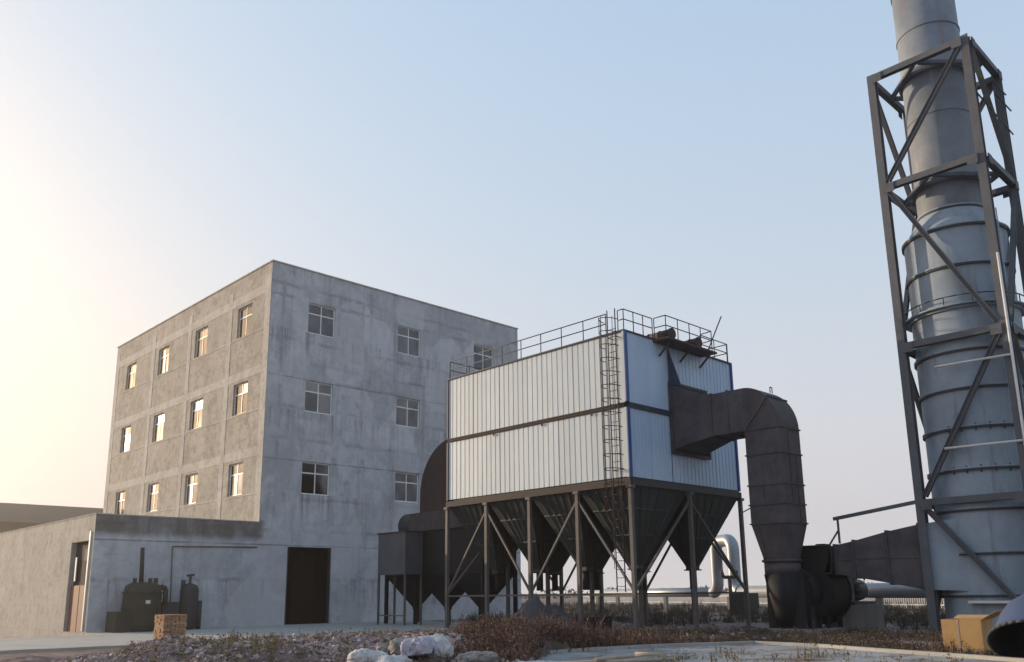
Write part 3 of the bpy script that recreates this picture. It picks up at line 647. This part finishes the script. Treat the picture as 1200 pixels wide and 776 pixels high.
# ------------------------------------------------------------------ chimney
KX, KY = 31.76, 9.70
chm = thing('chimney', (KX, KY, 0), 'tall grey steel chimney stepping from wide base to narrower upper stack', 'chimney')
MB().lathe((KX, KY), [(1.72, -.2), (1.72, 10.85)], 64, False).build('lower_shell', 'chim', chm)
MB().lathe((KX, KY), [(1.72, 10.85), (1.68, 11.1), (1.68, 13.75)], 64, False).build('middle_shell', 'chim', chm)
MB().lathe((KX, KY), [(1.68, 13.75), (1.1, 14.65)], 64, False).build('cone', 'chim', chm)
MB().lathe((KX, KY), [(1.09, 14.65), (1.06, 30), (.98, 30), (.98, 29)], 56, False).build('upper_shell', 'chim_up', chm)
for z, r in ((1.28, 1.72), (2.6, 1.72), (4.0, 1.72), (5.3, 1.72), (6.68, 1.72), (8.0, 1.72), (9.3, 1.72), (12.3, 1.68), (13.72, 1.68), (14.66, 1.09)):
    MB().torus_ring((KX, KY), r-.01, r+.075, z, z+.05).build('joint_flange', 'chim', chm)
    MB().torus_ring((KX, KY), r-.01, r+.075, z-.075, z-.025).build('joint_flange', 'rail', chm)
for z in (18.4, 20.3, 22.0, 24.0, 26): MB().torus_ring((KX, KY), 1.0, 1.105, z, z+.035).build('weld_seam', 'chim_up', chm)
MB().torus_ring((KX, KY), 1.7, 1.82, 10.72, 10.95).build('platform_ring', 'chim', chm)
pr_ = [(KX+1.95*math.cos(2*math.pi*j/28), KY+1.95*math.sin(2*math.pi*j/28), 11.12) for j in range(29)]
hr = MB().path(pr_, .022, 6).build('handrail', 'rail', chm)
for j in range(0, 28, 2): sub('railing_post', MB().tube((pr_[j][0], pr_[j][1], 10.85), pr_[j], .02, 6).mesh('railing_post', 'rail'), hr, -origin(chm))
MB().torus_ring((KX, KY), 1.8, 1.98, 10.8, 10.85).build('platform', 'chim', chm)
# ladder on the shell facing the yard
la = R(237); lu = Vector((math.cos(la), math.sin(la), 0)); lt = Vector((-math.sin(la), math.cos(la), 0)); lc = Vector((KX, KY, 0))+lu*1.86
lo_ = MB()
for s in (-.22, .22): lo_.tube(lc+lt*s+Vector((0, 0, .3)), lc+lt*s+Vector((0, 0, 14.2)), .022, 6)
lo_ = lo_.build('ladder', 'chim', chm); rm = MB().tube(lc-lt*.22, lc+lt*.22, .014, 6).mesh('rung', 'chim')
for k in range(45): sub('rung', rm, lo_, Vector((0, 0, .5+k*.3))-origin(chm))
for j in range(26):
    a = 2*math.pi*j/26
    for z in (6.63, 5.25):
        p = Vector((KX+1.75*math.cos(a), KY+1.75*math.sin(a), z-.1)); MB().tube(p, p+Vector((0, 0, .25)), .022, 6).build('bolt', 'rail', chm) if math.sin(a) < .3 and math.cos(a) < .6 else None
box((KX-1.95, KY-.9, 1.02), (KX-1.7, KY+.4, 1.1)).build('base_shelf', 'white', chm)

# ------------------------------------------------------------------ steel tower around the chimney
TX0, TX1, TY0, TY1 = 29.85, 33.4, 7.84, 11.40; TW = .27
twr = thing('steel_tower', ((TX0+TX1)/2, (TY0+TY1)/2, 0), 'open steel lattice tower braced around the tall chimney', 'tower')
LV = [.2, 4.3, 9.74, 15.75, 20.2]
cor = {'f': (TX0+TW/2, TY0+TW/2), 'l': (TX0+TW/2, TY1-TW/2), 'b': (TX1-TW/2, TY1-TW/2), 'r': (TX1-TW/2, TY0+TW/2)}
def hbeam(p, q, w_, upv=(0, 0, 1)):   # I section
    p, q = Vector(p), Vector(q); d = (q-p).normalized(); u = Vector(upv)
    if abs(d.dot(u)) > .95: u = Vector((1, 0, 0))
    s_ = d.cross(u).normalized(); m = MB(); m.beam(p+s_*w_*.44, q+s_*w_*.44, w_*.12, w_, u); m.beam(p-s_*w_*.44, q-s_*w_*.44, w_*.12, w_, u); m.beam(p, q, w_*.76, w_*.12, u); return m
for k, (x, y) in cor.items():
    m = hbeam((x, y, -.2), (x, y, 20.35), TW, (0, 1, 0)); m.box((x-.3, y-.3, -.05), (x+.3, y+.3, .08)); m.build('leg', 'frame', twr)
faces = [('f', 'l', 0), ('f', 'r', 0), ('l', 'b', 1), ('r', 'b', 1)]
for a, b, ph in faces:
    pa, pb = Vector((*cor[a], 0)), Vector((*cor[b], 0)); d = (pb-pa).normalized(); nrm = Vector((0, 0, 1)).cross(d)
    ctr = Vector(((TX0+TX1)/2, (TY0+TY1)/2, 0)); out = nrm if ((pa+pb)/2-ctr).dot(nrm) > 0 else -nrm; sft = out*.07
    for z in LV[1:]:
        hbeam(pa+d*TW/2+sft+Vector((0, 0, z)), pb-d*TW/2+sft+Vector((0, 0, z)), .22).build('ring_beam', 'frame', twr)
    for i, (z0, z1) in enumerate(zip(LV, LV[1:])):
        # panel 3 (top) runs from a at the top to b at the bottom; alternates downwards
        fwd = (i % 2 == 1) if ph == 0 else (i % 2 == 1)
        p, q = (pa+d*.2, pb-d*.2) if fwd else (pb-d*.2, pa+d*.2)     # p carries the top end
        hbeam(p+sft*1.4+Vector((0, 0, z1-.2)), q+sft*1.4+Vector((0, 0, z0+.2)), .16, nrm).build('diagonal', 'frame', twr)
    for z in LV[1:]:
        for c_, sgn in ((pa, 1), (pb, -1)):
            q = c_+d*sgn*.24+out*.2+Vector((0, 0, z-.08)); MB().box(q-Vector((abs(d.x)*.17+abs(nrm.x)*.01, abs(d.y)*.17+abs(nrm.y)*.01, .17))+nrm*.0, q+Vector((abs(d.x)*.17+abs(nrm.x)*.01, abs(d.y)*.17+abs(nrm.y)*.01, .17))).build('gusset_plate', 'frame', twr)
# knee braces in plan and chimney guides
for z in (15.75, 20.2):
    mids = [(TX0+TW/2, KY), (KX, TY0+TW/2), (TX1-TW/2, KY), (KX, TY1-TW/2)]
    for i in range(4):
        a, b = mids[i], mids[(i+1) % 4]; pa, pb = Vector((*a, z-.02)), Vector((*b, z-.02)); dd = pb-pa
        beam(pa+dd*.06, pa+dd*.94, .13, .14).build('plan_brace', 'frame', twr)
    MB().torus_ring((KX, KY), 1.1, 1.2, z-.12, z+.12).build('guide_ring', 'frame', twr)
for (x, y), (ux, uy) in zip([(TX0+TW, KY), (KX, TY0+TW)], [(1, 0), (0, 1)]): beam((x, y, 4.3), (x+ux*.1, y+uy*.1, 4.3), .15).build('guide_stub', 'frame', twr)
# beam stub reaching towards the fan with its strut
beam((TX0+.1, TY1-.1, 4.36), (TX0+.1, 14.35, 3.98), .1, .12).build('outrigger', 'frame', twr)
beam((TX0+.1, 14.2, 3.98), (TX0+.1, 14.2, 3.1), .06).build('outrigger_strut', 'frame', twr)
beam((TX0+.1, 14.22, 3.55), (TX0+.1, 14.6, 3.05), .05).build('outrigger_strut', 'frame', twr)
# white conduit with two arms
cnd = thing('white_conduit', (29.72, 7.95, 4), 'thin white pipe with two horizontal arms fixed to the near tower leg', 'pipe')
MB().tube((29.8, 7.86, .2), (29.8, 7.86, 12.2), .045, 8).build('riser', 'white', cnd)
for z in (8.75, 5.97): MB().tube((29.8, 7.9, z), (29.72, 10.2, z+.02), .045, 8).build('arm', 'white', cnd)
for p, q in (((TX0, TY0, 18.1), (TX1+.4, TY0, 18.0)), ((TX0+2.2, TY0-.05, 18.9), (TX1+.4, TY0-.05, 18.95)), ((TX0+2.0, TY0-.05, 19.35), (TX1, TY0-.05, 19.45)), ((TX1, TY0, 13.4), (TX1+.9, TY0, 13.3))):
    MB().tube(p, q, .03, 6).build('cross_rod', 'rail', twr)

# ------------------------------------------------------------------ inlet side: elbow, chamber, grey box
inl = thing('inlet_duct', (28.4, 33, 5), 'dark rust-brown curved inlet duct behind the far end of the dust collector', 'duct')
rings = []; B0, B1 = 27.56, 29.4
for k in range(0, 17):
    a = math.pi/2*k/16; yo, zo = 32.75+2.68*math.sin(a), 6.5+2.75*math.cos(a); yi, zi = 32.75+.5*math.sin(a), 6.5+.5*math.cos(a)
    rings.append([(B0, yi, zi), (B1, yi, zi), (B1, yo, zo), (B0, yo, zo)])
rings = [[(B0, 30.0, 7.0), (B1, 30.0, 7.0), (B1, 30.0, 9.25), (B0, 30.0, 9.25)]]+rings+[[(B0, 33.25, 5.6), (B1, 33.25, 5.6), (B1, 35.43, 5.6), (B0, 35.43, 5.6)]]
MB().loft(rings).build('elbow', 'rust', inl)
MB().tube((28.4, 34.2, 4.7), (28.4, 37.6, 5.15), .62, 20).build('side_branch', 'duct', inl)
box((27.3, 30.5, 4.66), (29.7, 36.0, 5.6)).build('manifold', 'duct', inl)
chb = thing('settling_chamber', (28.4, 34, 0), 'dark settling chamber with three pointed hoppers on legs beside the building', 'settling chamber')
box((27.4, 30.4, 2.6), (29.6, 38.1, 4.65)).build('body', 'black', chb)
hm2 = hopper_mesh(2.2, 2.5, 1.75, .14).mesh('hopper', 'black')
for y in (31.65, 34.25, 36.85): inst('hopper', hm2, chb, (28.5, y, .87))
pm2 = MB().box((-.08, -.08, -.1), (.08, .08, 2.62)).mesh('leg', 'black')
for y in (30.45, 32.95, 35.55, 38.05):
    for x in (27.45, 29.55): inst('leg', pm2, chb, (x, y, 0))
gb = thing('grey_box', (26.7, 36, 0), 'grey sheet-metal box standing on thin legs near the big doorway', 'box')
box((26.15, 34.75, 2.5), (27.25, 37.05, 4.55)).build('body', 'box', gb)
box((26.1, 34.7, 4.55), (27.3, 37.1, 4.62)).build('lid', 'rail', gb)
for y in (34.8, 37.0):
    for x in (26.2, 27.2): box((x-.045, y-.045, -.05), (x+.045, y+.045, 2.5)).build('leg', 'post', gb)
beam((26.2, 34.85, .5), (26.2, 36.95, .5), .05).build('tie_bar', 'post', gb)
# second wall panel: light wall beyond chamber is the concrete building itself

# ------------------------------------------------------------------ things by the annex wall
blr = thing('boiler', (15.55, 40.2, 0), 'dark green old boiler drum with stovepipe against the annex wall', 'boiler')
MB().lathe((15.6, 40.35), [(.82, .04), (.84, .3), (.82, 1.7), (.74, 2.05), (.5, 2.18), (0.02, 2.2)], 28).build('drum', 'boiler', blr)
for z in (.3, 1.0, 1.7): MB().torus_ring((15.6, 40.35), .8, .87, z, z+.06).build('hoop', 'boiler', blr)
MB().tube((15.5, 40.35, 2.15), (15.5, 40.5, 3.75), .1, 12, .09).build('stovepipe', 'boiler', blr)
for dx in (-.45, .5, .25): MB().tube((15.6+dx, 40.2, 2.0), (15.6+dx, 40.2, 2.38), .09, 10).build('valve_stub', 'boiler', blr)
box((14.3, 39.75, .04), (15.0, 40.9, .92)).build('firebox', 'boiler', blr)
box((15.45, 39.5, 1.25), (15.65, 39.52, 1.4)).build('nameplate', 'white', blr)
MB().path([(16.3, 40.1, 2.0), (16.55, 40.1, 1.9), (16.55, 40.1, 1.2)], .11, 10).build('side_pipe', 'boiler', blr)
tk = thing('pressure_tank', (17.85, 40.4, 0), 'slim dark grey pressure tank with valve on top beside the boiler', 'tank')
MB().lathe((17.8, 40.4), [(.3, .04), (.41, .2), (.42, 1.85), (.34, 2.05), (.12, 2.15), (.01, 2.16)], 24).build('shell', 'tank', tk)
MB().tube((17.8, 40.4, 2.1), (17.8, 40.4, 2.55), .06, 10).build('valve_stem', 'tank', tk)
MB().tube((17.62, 40.4, 2.5), (17.98, 40.4, 2.55), .05, 8).build('valve_handle', 'tank', tk)
MB().tube((17.45, 40.35, 1.9), (17.45, 40.35, 2.3), .1, 10).build('relief_valve', 'tank', tk)
MB().tube((18.28, 40.3, .04), (18.28, 40.3, 1.35), .12, 10).build('side_pipe', 'tank', tk)
blk = box((16.55, 40.3, .04), (17.3, 40.95, 1.3)).build('steel_cabinet', 'tank', at=(16.9, 40.6, 0)); 
m = bpy.data.objects['steel_cabinet']; tag(m, 'small dark steel cabinet between boiler and pressure tank', 'cabinet')

# ------------------------------------------------------------------ stacks and boxes
bs = thing('brick_stack', (11.75, 28.0, .05), 'square stack of orange-tan bricks standing behind the rubble heap', 'bricks')
g0 = .05; bk = MB(); random.seed(5)
for l in range(15):
    for i in range(3):
        for j in range(6):
            lx, ly = (.235, .11) if l % 2 == 0 else (.11, .235)
            ii, jj = (i, j) if l % 2 == 0 else (j, i)
            cx, cy = (.125+.25*ii, .0625+.125*jj) if l % 2 == 0 else (.0625+.125*ii, .125+.25*jj)
            o_ = random.uniform(-.012, .012); bk.box((11.4+cx-lx/2+o_, 27.6+cy-ly/2-o_, g0+l*.062), (11.4+cx+lx/2+o_, 27.6+cy+ly/2-o_, g0+l*.062+.056))
tag(bk.build('bricks', 'brick', bs, fix=False), kind='stuff')
def carton(name, c, size, rz, label, flaps=False):
    t = thing(name, c, label, 'carton'); t.rotation_euler = (0, 0, rz); L, W_, H = size
    def lb(a, b, nm, mt='cardb'): o = MB().box(a, b).mesh(nm, mt); return sub(nm, o, t, (0, 0, 0))
    if flaps:
        for a, b in (((-L/2, -W_/2, 0), (L/2, -W_/2+.012, H)), ((-L/2, W_/2-.012, 0), (L/2, W_/2, H)), ((-L/2, -W_/2+.013, 0), (-L/2+.012, W_/2-.013, H)), ((L/2-.012, -W_/2+.013, 0), (L/2, W_/2-.013, H))): lb(a, b, 'side')
        lb((-L/2-.004, .05, 0), (-L/2-.001, .09, H), 'tape', 'wood'); lb((-L/2+.013, -W_/2+.013, .01), (L/2-.013, W_/2-.013, .03), 'bottom')
        o = lb((-L/2, 0, 0), (L/2, W_*.45, .008), 'flap'); o.location = (0, -W_/2, H); o.rotation_euler = (R(150), 0, 0)
        o = lb((0, -W_/2, 0), (L*.4, W_/2, .008), 'flap'); o.location = (L/2, 0, H); o.rotation_euler = (0, R(-10), 0)
    else:
        lb((-L/2, -W_/2, 0), (L/2, W_/2, H), 'body'); lb((-L/2-.004, -.03, .0), (-L/2-.001, .03, H*.98), 'tape', 'wood'); lb((-L/2, -.006, H+.001), (L/2, .006, H+.004), 'seam', 'dark')
    return t
Zc = .06
carton('carton', (21.75, 7.45, Zc), (.95, .84, .74), R(3), 'open orange-tan cardboard carton standing beside the blue hood', True)
# blue cone funnel, lying tilted
fc = thing('blue_hood', (19.2, 5.2, .1), 'large blue domed sheet-metal hood tipped so its dark underside shows', 'hood')
prof = [(1.0, 0), (.9, .05), (.86, .25), (.78, .5), (.66, .72), (.48, .9), (.25, 1.02), (.02, 1.05)]
fm_ = MB().loft([[(r*math.cos(2*math.pi*j/40), r*math.sin(2*math.pi*j/40), z) for j in range(40)] for r, z in prof], True, False).mesh('dome', 'blue', fix=False)
ri = MB().loft([[(r*.96*math.cos(2*math.pi*j/40), r*.96*math.sin(2*math.pi*j/40), z+.01) for j in range(40)] for r, z in prof], True, False).mesh('lining', 'dark', fix=False)
rm_ = MB().path([(.98*math.cos(2*math.pi*j/40), .98*math.sin(2*math.pi*j/40), 0) for j in range(41)], .03, 6).mesh('rim', 'tank')
fdir = Vector((.5, .05, .86)).normalized(); q = fdir.to_track_quat('Z', 'Y').to_euler()
for nm, me in (('dome', fm_), ('lining', ri), ('rim', rm_)):
    o = sub(nm, me, fc, (0, 0, .3)); o.rotation_euler = q

# dark tarpaulin heap under the collector
def heap(name, c, sx, sy, h, mat, label, cat, seed, n=18):
    rnd = Vector((seed*3.1, seed*1.7, 0)); m = MB(); vs_ = []
    for j in range(n+1):
        for i in range(n+1):
            u, v = i/n*2-1, j/n*2-1; d = math.hypot(u, v)
            z = max(0, 1-d**1.5)*h*(1+.5*noise.noise(Vector((u*2, v*2, seed))))+.08*noise.noise(Vector((u*6, v*6, seed)))*h*2
            vs_.append((u*sx*(1+.2*noise.noise(Vector((u*3, v*3, seed+9)))), v*sy, z-.05 if d < 1 else -.12))
    m.add(vs_, [(j*(n+1)+i, j*(n+1)+i+1, (j+1)*(n+1)+i+1, (j+1)*(n+1)+i) for j in range(n) for i in range(n)], True)
    o = bpy.data.objects.new(name, m.mesh(name, mat, fix=False)); col.objects.link(o); o.location = c; ORG[o.name] = Vector(c); return tag(o, label, cat)
o = heap('tarpaulin', (23.2, 22.7, gz(23.2, 22.7)), 1.7, 1.1, 1.25, 'tarp', 'dark grey tarpaulin heaped among weeds beside the collector legs', 'tarpaulin', 2); o.rotation_euler = (0, 0, R(-40))
bx_ = box((-.35, -.35, 0), (.35, .35, .55)).build('scrap_box', 'black'); bx_.location = (27.2, 23.2, gz(27.2, 23.2)); tag(bx_, 'small black scrap box on the ground under the hoppers', 'box')

# ------------------------------------------------------------------ sacks
def sack(c, L, W_, H, rz, mat, label, seed, tilt=0):
    n, k = 64, 44; rings = []
    rg = lambda p: 1-abs(noise.noise(p))*2
    for i in range(n+1):
        u = i/n*2-1; f = max(0.0, 1-abs(u)**4)**.5; neck = sst(u, .72, .9); f = max(f, .12); f = f*(1-neck)+(.2+.22*sst(u, .9, 1))*neck; ring = []
        for j in range(k):
            a = 2*math.pi*j/k; y, z = math.cos(a), math.sin(a); y = math.copysign(abs(y)**.8, y); z = math.copysign(abs(z)**.8, z)
            p = Vector((u*1.5+seed, y*1.2, z*1.2))
            d = .86+.24*noise.noise(p)+.17*rg(p*1.7+Vector((u*.5, 3, 0)))+.10*rg(p*3.6)+.05*rg(p*8)
            pl = .16*math.sin(j*2*math.pi/k*9+seed)*sst(abs(u), .55, .95)
            ring.append((u*L/2+.05*L*noise.noise(p*2.2), y*W_/2*f*(d+pl)+.05*noise.noise(p*1.1), max(z*H/2*f*(d+pl), -H*.28)+H*.28-.04*sst(u, .8, 1)))
        rings.append(ring)
    me = MB().loft(rings, True).mesh('sack', mat); o = bpy.data.objects.new('sack', me); col.objects.link(o); o.location = c; o.rotation_euler = (R(tilt*.6), R(tilt), rz); ORG[o.name] = Vector(c)
    return tag(o, label, 'sack', 'sacks dumped in the foreground')
def pol(px, r): a = YAW+math.atan((px-600)/1006); return r*math.sin(a), r*math.cos(a)
def on_g(px, r, dz=0): x, y = pol(px, r); return (x, y, gz(x, y)+dz)
sack(on_g(435, 17.7, .02), .85, .5, .42, R(-30), 'sack1', 'white woven sack lying at the left end of the sack heap', 1.3, 6)
sack(on_g(463, 17.3, .0), .8, .5, .4, R(15), 'sack1', 'whitish sack lying low in the front middle of the sack heap', 4.1)
sack(on_g(492, 17.7, .12), .74, .52, .42, R(-60), 'sack2', 'lilac-grey sack lying across the top of the sack heap', 7.7, -6)
sack(on_g(512, 18.3, .08), .72, .5, .5, R(70), 'sack1', 'upright whitish sack at the back right of the sack heap', 9.2, -18)
sack(on_g(452, 18.3, .05), .5, .34, .32, R(20), 'sack3', 'small grey crumpled sack behind the left white sack', 3.3, 30)
sack(on_g(492, 16.9, .0), .75, .5, .36, R(-10), 'sack1', 'white sack at the bottom edge below the lilac-grey sack', 12.2)
sack(on_g(472, 18.0, .1), .7, .45, .38, R(40), 'sack3', 'dirty grey sack wedged in the middle of the sack heap', 21.4, 12)
sack(on_g(560, 17.1, .0), .85, .45, .28, R(-35), 'sack3', 'flat greyish sack among red weeds right of the sack heap', 15.5)
sack(on_g(628, 17.1, .03), 1.0, .42, .3, R(-50), 'sack1', 'pale sack with loose end beside the timber poles', 17.9, 5)
for i, (px, r, px2, r2_, dz, lb_) in enumerate([(640, 17.4, 780, 18.6, .2, 'long pale timber pole lying nearest the pale sack'), (690, 17.6, 765, 19.6, .26, 'short pale timber pole crossing behind the long one'), (735, 17.8, 765, 17.7, .35, 'stubby pale timber pole resting on the other poles')]):
    a, b = Vector(on_g(px, r, dz)), Vector(on_g(px2, r2_, dz)); o = MB().tube(a, b, .045, 8, .035).build('timber_pole', 'wood', at=a); tag(o, lb_, 'pole', 'timber poles in the weeds')

# ------------------------------------------------------------------ far yard: pipeline, fence, valve post, tree line
pp0, pp1 = Vector((70, 60.7, 1.42)), Vector((41.5, 9.9, 1.42)); pd = (pp1-pp0).normalized()
pipe = thing('insulated_pipeline', (55, 34, 0), 'silver insulated pipeline on low supports running behind the plant', 'pipeline')
def onpipe(px):
    a = YAW+math.atan((px-600)/1006); n = Vector((math.cos(a), -math.sin(a), 0)); t = -(pp0.dot(n))/(pd.dot(n)); return pp0+pd*t
q1, q2 = onpipe(833), onpipe(858)
def elbow_pts(a, b, h, r=.75):
    d = (b-a).normalized(); pts_ = [a-d*r]
    for k in range(1, 7): t = R(15*k); pts_.append(a-d*r+d*r*math.sin(t)+Vector((0, 0, r-r*math.cos(t))))
    for k in range(1, 7): t = R(15*k); pts_.append(a+Vector((0, 0, h-r))+d*(r-r*math.cos(t))+Vector((0, 0, r*math.sin(t))))
    pts_.append(b-d*r+Vector((0, 0, h)))
    for k in range(1, 7): t = R(15*k); pts_.append(b-d*r+Vector((0, 0, h))+d*r*math.sin(t)-Vector((0, 0, r-r*math.cos(t))))
    for k in range(0, 7): t = R(15*k); pts_.append(b+Vector((0, 0, r))+d*(r-r*math.cos(t))-Vector((0, 0, r*math.sin(t))))
    return pts_
q2 = q1+pd*2.6
MB().tube(pp0, q1-pd*.75, .36, 16).build('pipe_run', 'silver', pipe); MB().tube(q2+pd*.75, pp1, .4, 16).build('pipe_run', 'silver', pipe)
MB().sweep(elbow_pts(q1, q2, 3.7), .45, 20).build('expansion_loop', 'silver', pipe)
pe = onpipe(1090); MB().tube(pe, pe+pd*1.0, .42, 16).build('end_sleeve', 'maroon', pipe)
t = 2
while t < 60:
    p = pp0+pd*t; t += 5.5
    box((p.x-.15, p.y-.15, -.1), (p.x+.15, p.y+.15, 1.1)).build('support', 'plinth', pipe)
fen = thing('picket_fence', (68, 50, 0), 'distant white picket fence beyond the silver pipeline', 'fence')
f0, f1 = Vector((92, 82, 0)), Vector((56, 6, 0)); fd = (f1-f0).normalized(); L = (f1-f0).length
for z in (.35, 1.0): MB().beam(f0+Vector((0, 0, z)), f1+Vector((0, 0, z)), .05, .08).build('rail', 'white', fen)
m = MB(); k = 0
while k*.22 < L: p = f0+fd*k*.22; m.beam(p+Vector((0, 0, .05)), p+Vector((0, 0, 1.25)), .09, .03, fd); k += 1
tag(m.build('pickets', 'white', fen), kind='stuff')
vp = thing('valve_post', (50.5, 33, 0), 'rust-brown post with forked valve head in front of the pipeline', 'post')
c_ = onpipe(847)*.93; c_.z = 0; vp.location = c_; ORG[vp.name] = c_.copy()
MB().tube(c_, c_+Vector((0, 0, 2.4)), .13, 10).build('stem', 'rust', vp)
MB().tube(c_+Vector((-.3, .3, 2.4)), c_+Vector((.3, -.3, 2.4)), .12, 10).build('crosspiece', 'rust', vp)
for s in (-1, 1): MB().tube(c_+Vector((-.3*s, .3*s, 2.4)), c_+Vector((-.36*s, .36*s, 2.85)), .14, 10, .09).build('valve_head', 'rust', vp)
gt = box((-.9, -.5, 0), (.9, .5, 1.35)).build('pipe_cabinet', 'boiler'); c_ = onpipe(862)*.9; gt.location = (c_.x, c_.y, 0); tag(gt, 'dark squat cabinet near the pipeline loop', 'cabinet')
# far tree line, one mass
random.seed(21); m = MB()
for k in range(2600):
    a = random.uniform(R(30), R(85)); r = random.uniform(230, 300); h = random.random()**1.8*(2.2+2.5*noise.noise(Vector((a*30, 0, 0))))+.2
    c = Vector((r*math.sin(a), r*math.cos(a), h)); s_ = random.uniform(.3, .8)
    vs_ = [c+Vector((random.uniform(-1, 1), random.uniform(-1, 1), random.uniform(-1, 1)))*s_ for _ in range(4)]
    m.add(vs_, [(0, 1, 2), (0, 2, 3), (0, 3, 1), (1, 3, 2)])
tag(m.build('far_trees', 'leaf', fix=False), 'thin dark tree line along the far horizon', 'trees', kind='stuff')

# ------------------------------------------------------------------ rubble and weeds
random.seed(33); m = MB()
def chunk(c, s_):
    q = Matrix.Rotation(random.uniform(0, 6.3), 3, 'Z') @ Matrix.Rotation(random.gauss(0, .6), 3, 'X') @ Matrix.Rotation(random.gauss(0, .6), 3, 'Y')
    e = Vector((random.uniform(.5, 1.3), random.uniform(.5, 1), random.uniform(.3, .8)))
    vs_ = []
    for x in (-1, 1):
        for y in (-1, 1):
            for z in (-1, 1): vs_.append(c+q @ Vector((x*e.x*random.uniform(.35, 1.1), y*e.y*random.uniform(.35, 1.1), z*e.z*random.uniform(.3, 1.1)))*s_)
    vs_ += [c+q @ Vector((0, 0, e.z*random.uniform(.8, 1.3)))*s_, c+q @ Vector((e.x*random.uniform(.9, 1.3), 0, 0))*s_]
    m.add(vs_, [(0, 1, 3, 2), (0, 4, 5, 1), (2, 3, 7, 6), (0, 2, 6, 4), (1, 5, 8), (5, 7, 8), (7, 3, 8), (3, 1, 8), (4, 6, 9), (6, 7, 9), (7, 5, 9), (5, 4, 9)])
k = 0
while k < 26000:
    az = random.uniform(16.5, 47); r = random.uniform(16, 26.5)
    if random.random() > math.exp(-((r-20.5)/3.6)**2): continue
    x, y = r*math.sin(R(az)), r*math.cos(R(az))
    if noise.noise(Vector((x*.5, y*.5, 3))) < random.uniform(-.5, .3): continue
    chunk(Vector((x, y, gz(x, y)+.01)), random.choice((.015, .02, .02, .025, .03, .03, .04, .05, .075)) * random.uniform(.6, 1.3)); k += 1
for _ in range(500):
    x, y = random.uniform(22, 34), random.uniform(14, 30); chunk(Vector((x, y, gz(x, y)+.01)), random.uniform(.03, .12))
for _ in range(260):
    x = random.uniform(11, 26); chunk(Vector((x, 28.7+random.uniform(-.4, .5), .03)), random.uniform(.04, .15))
tag(m.build('rubble', 'rubble', fix=False), 'broken brick and soil rubble heaped across the foreground', 'rubble', kind='stuff')
def weeds(name, mat, n, area, hgt, label, seed, spread=.45, accept=None, nb=(6, 11)):
    random.seed(seed); m = MB(); k = 0
    while k < n:
        px, r = area(); x, y = pol(px, r)
        if accept and not accept(x, y): continue
        patch = .35+1.0*max(0, .5+noise.noise(Vector((x*.7, y*.7, seed)))); h0 = hgt*patch*random.uniform(.35, 1.2)
        for b in range(random.randint(*nb)):
            a = random.uniform(0, 2*math.pi); ln = random.uniform(.05, spread)*h0; h = h0*random.uniform(.35, 1.1); bx, by = x+random.gauss(0, .09), y+random.gauss(0, .09); z = gz(bx, by)-.02
            wv = random.uniform(.004, .011); px_, py_ = math.cos(a+1.57)*wv, math.sin(a+1.57)*wv
            mx, my, mz = bx+math.cos(a)*ln*.3, by+math.sin(a)*ln*.3, z+h*.6
            m.add([(bx-px_, by-py_, z), (bx+px_, by+py_, z), (mx+px_, my+py_, mz), (mx-px_, my-py_, mz), (bx+math.cos(a)*ln, by+math.sin(a)*ln, z+h)], [(0, 1, 2, 3), (3, 2, 4)])
            for q in range(4):
                t = random.uniform(.35, 1.0); cx, cy, cz = bx+math.cos(a)*ln*t*t, by+math.sin(a)*ln*t*t, z+h*t; s_ = random.uniform(.015, .045)
                m.add([(cx, cy, cz), (cx+random.uniform(-s_, s_)*1.6, cy+random.uniform(-s_, s_)*1.6, cz+s_*random.uniform(.4, 1.6)), (cx+random.uniform(-s_, s_), cy+random.uniform(-s_, s_), cz+s_*.5)], [(0, 1, 2)])
        k += 1
    return tag(m.build(name, mat, fix=False), label, 'weeds', kind='stuff')
offpad = lambda x, y: not in_pad(x, y)
def wild(x, y, s, th): return offpad(x, y) and noise.noise(Vector((x*.45, y*.45, s))) > th
weeds('red_weeds', 'weed_red', 1700, lambda: (random.triangular(515, 800, 640), random.uniform(17.5, 25)), .5, 'rust-red dry weeds in front of the dust collector', 41, accept=lambda x, y: wild(x, y, 8, -.12))
weeds('brown_grass', 'weed_brown', 1700, lambda: (random.uniform(560, 1150), random.uniform(19, 34)), .3, 'brown dry grass scattered round the collector and tower legs', 42, accept=lambda x, y: y < 28 and wild(x, y, 2, -.15))
weeds('dark_scrub', 'weed_dark', 5200, lambda: (random.uniform(540, 1180), 26+90*random.random()**1.3), .6, 'dark low scrub covering the ground behind the plant', 44, accept=lambda x, y: not (y > 28.3 and x < 31) and wild(x*.6, y*.6, 5, -.25), nb=(8, 12))
weeds('rubble_grass', 'weed_tan', 500, lambda: (random.uniform(150, 520), random.uniform(18, 25)), .22, 'short dry grass growing through the rubble', 43)
weeds('pad_weeds', 'weed_tan', 220, lambda: (random.uniform(740, 1100), random.uniform(16, 21)), .35, 'sparse pale weeds sprouting through the concrete pad', 45)

# ------------------------------------------------------------------ thin evening haze
hz = box((-140, -60, -8), (330, 330, 31)).build('haze', 'soil'); hz.data.materials.clear()
hmat = bpy.data.materials.new('haze_air'); hmat.use_nodes = True; ht = hmat.node_tree; ht.nodes.clear()
ho = ht.nodes.new('ShaderNodeOutputMaterial'); hv = ht.nodes.new('ShaderNodeVolumePrincipled')
hv.inputs['Color'].default_value = (.95, .93, .9, 1); hv.inputs['Density'].default_value = .0008; hv.inputs['Anisotropy'].default_value = .78
ht.links.new(hv.outputs[0], ho.inputs['Volume']); hz.data.materials.append(hmat); tag(hz, kind='stuff')
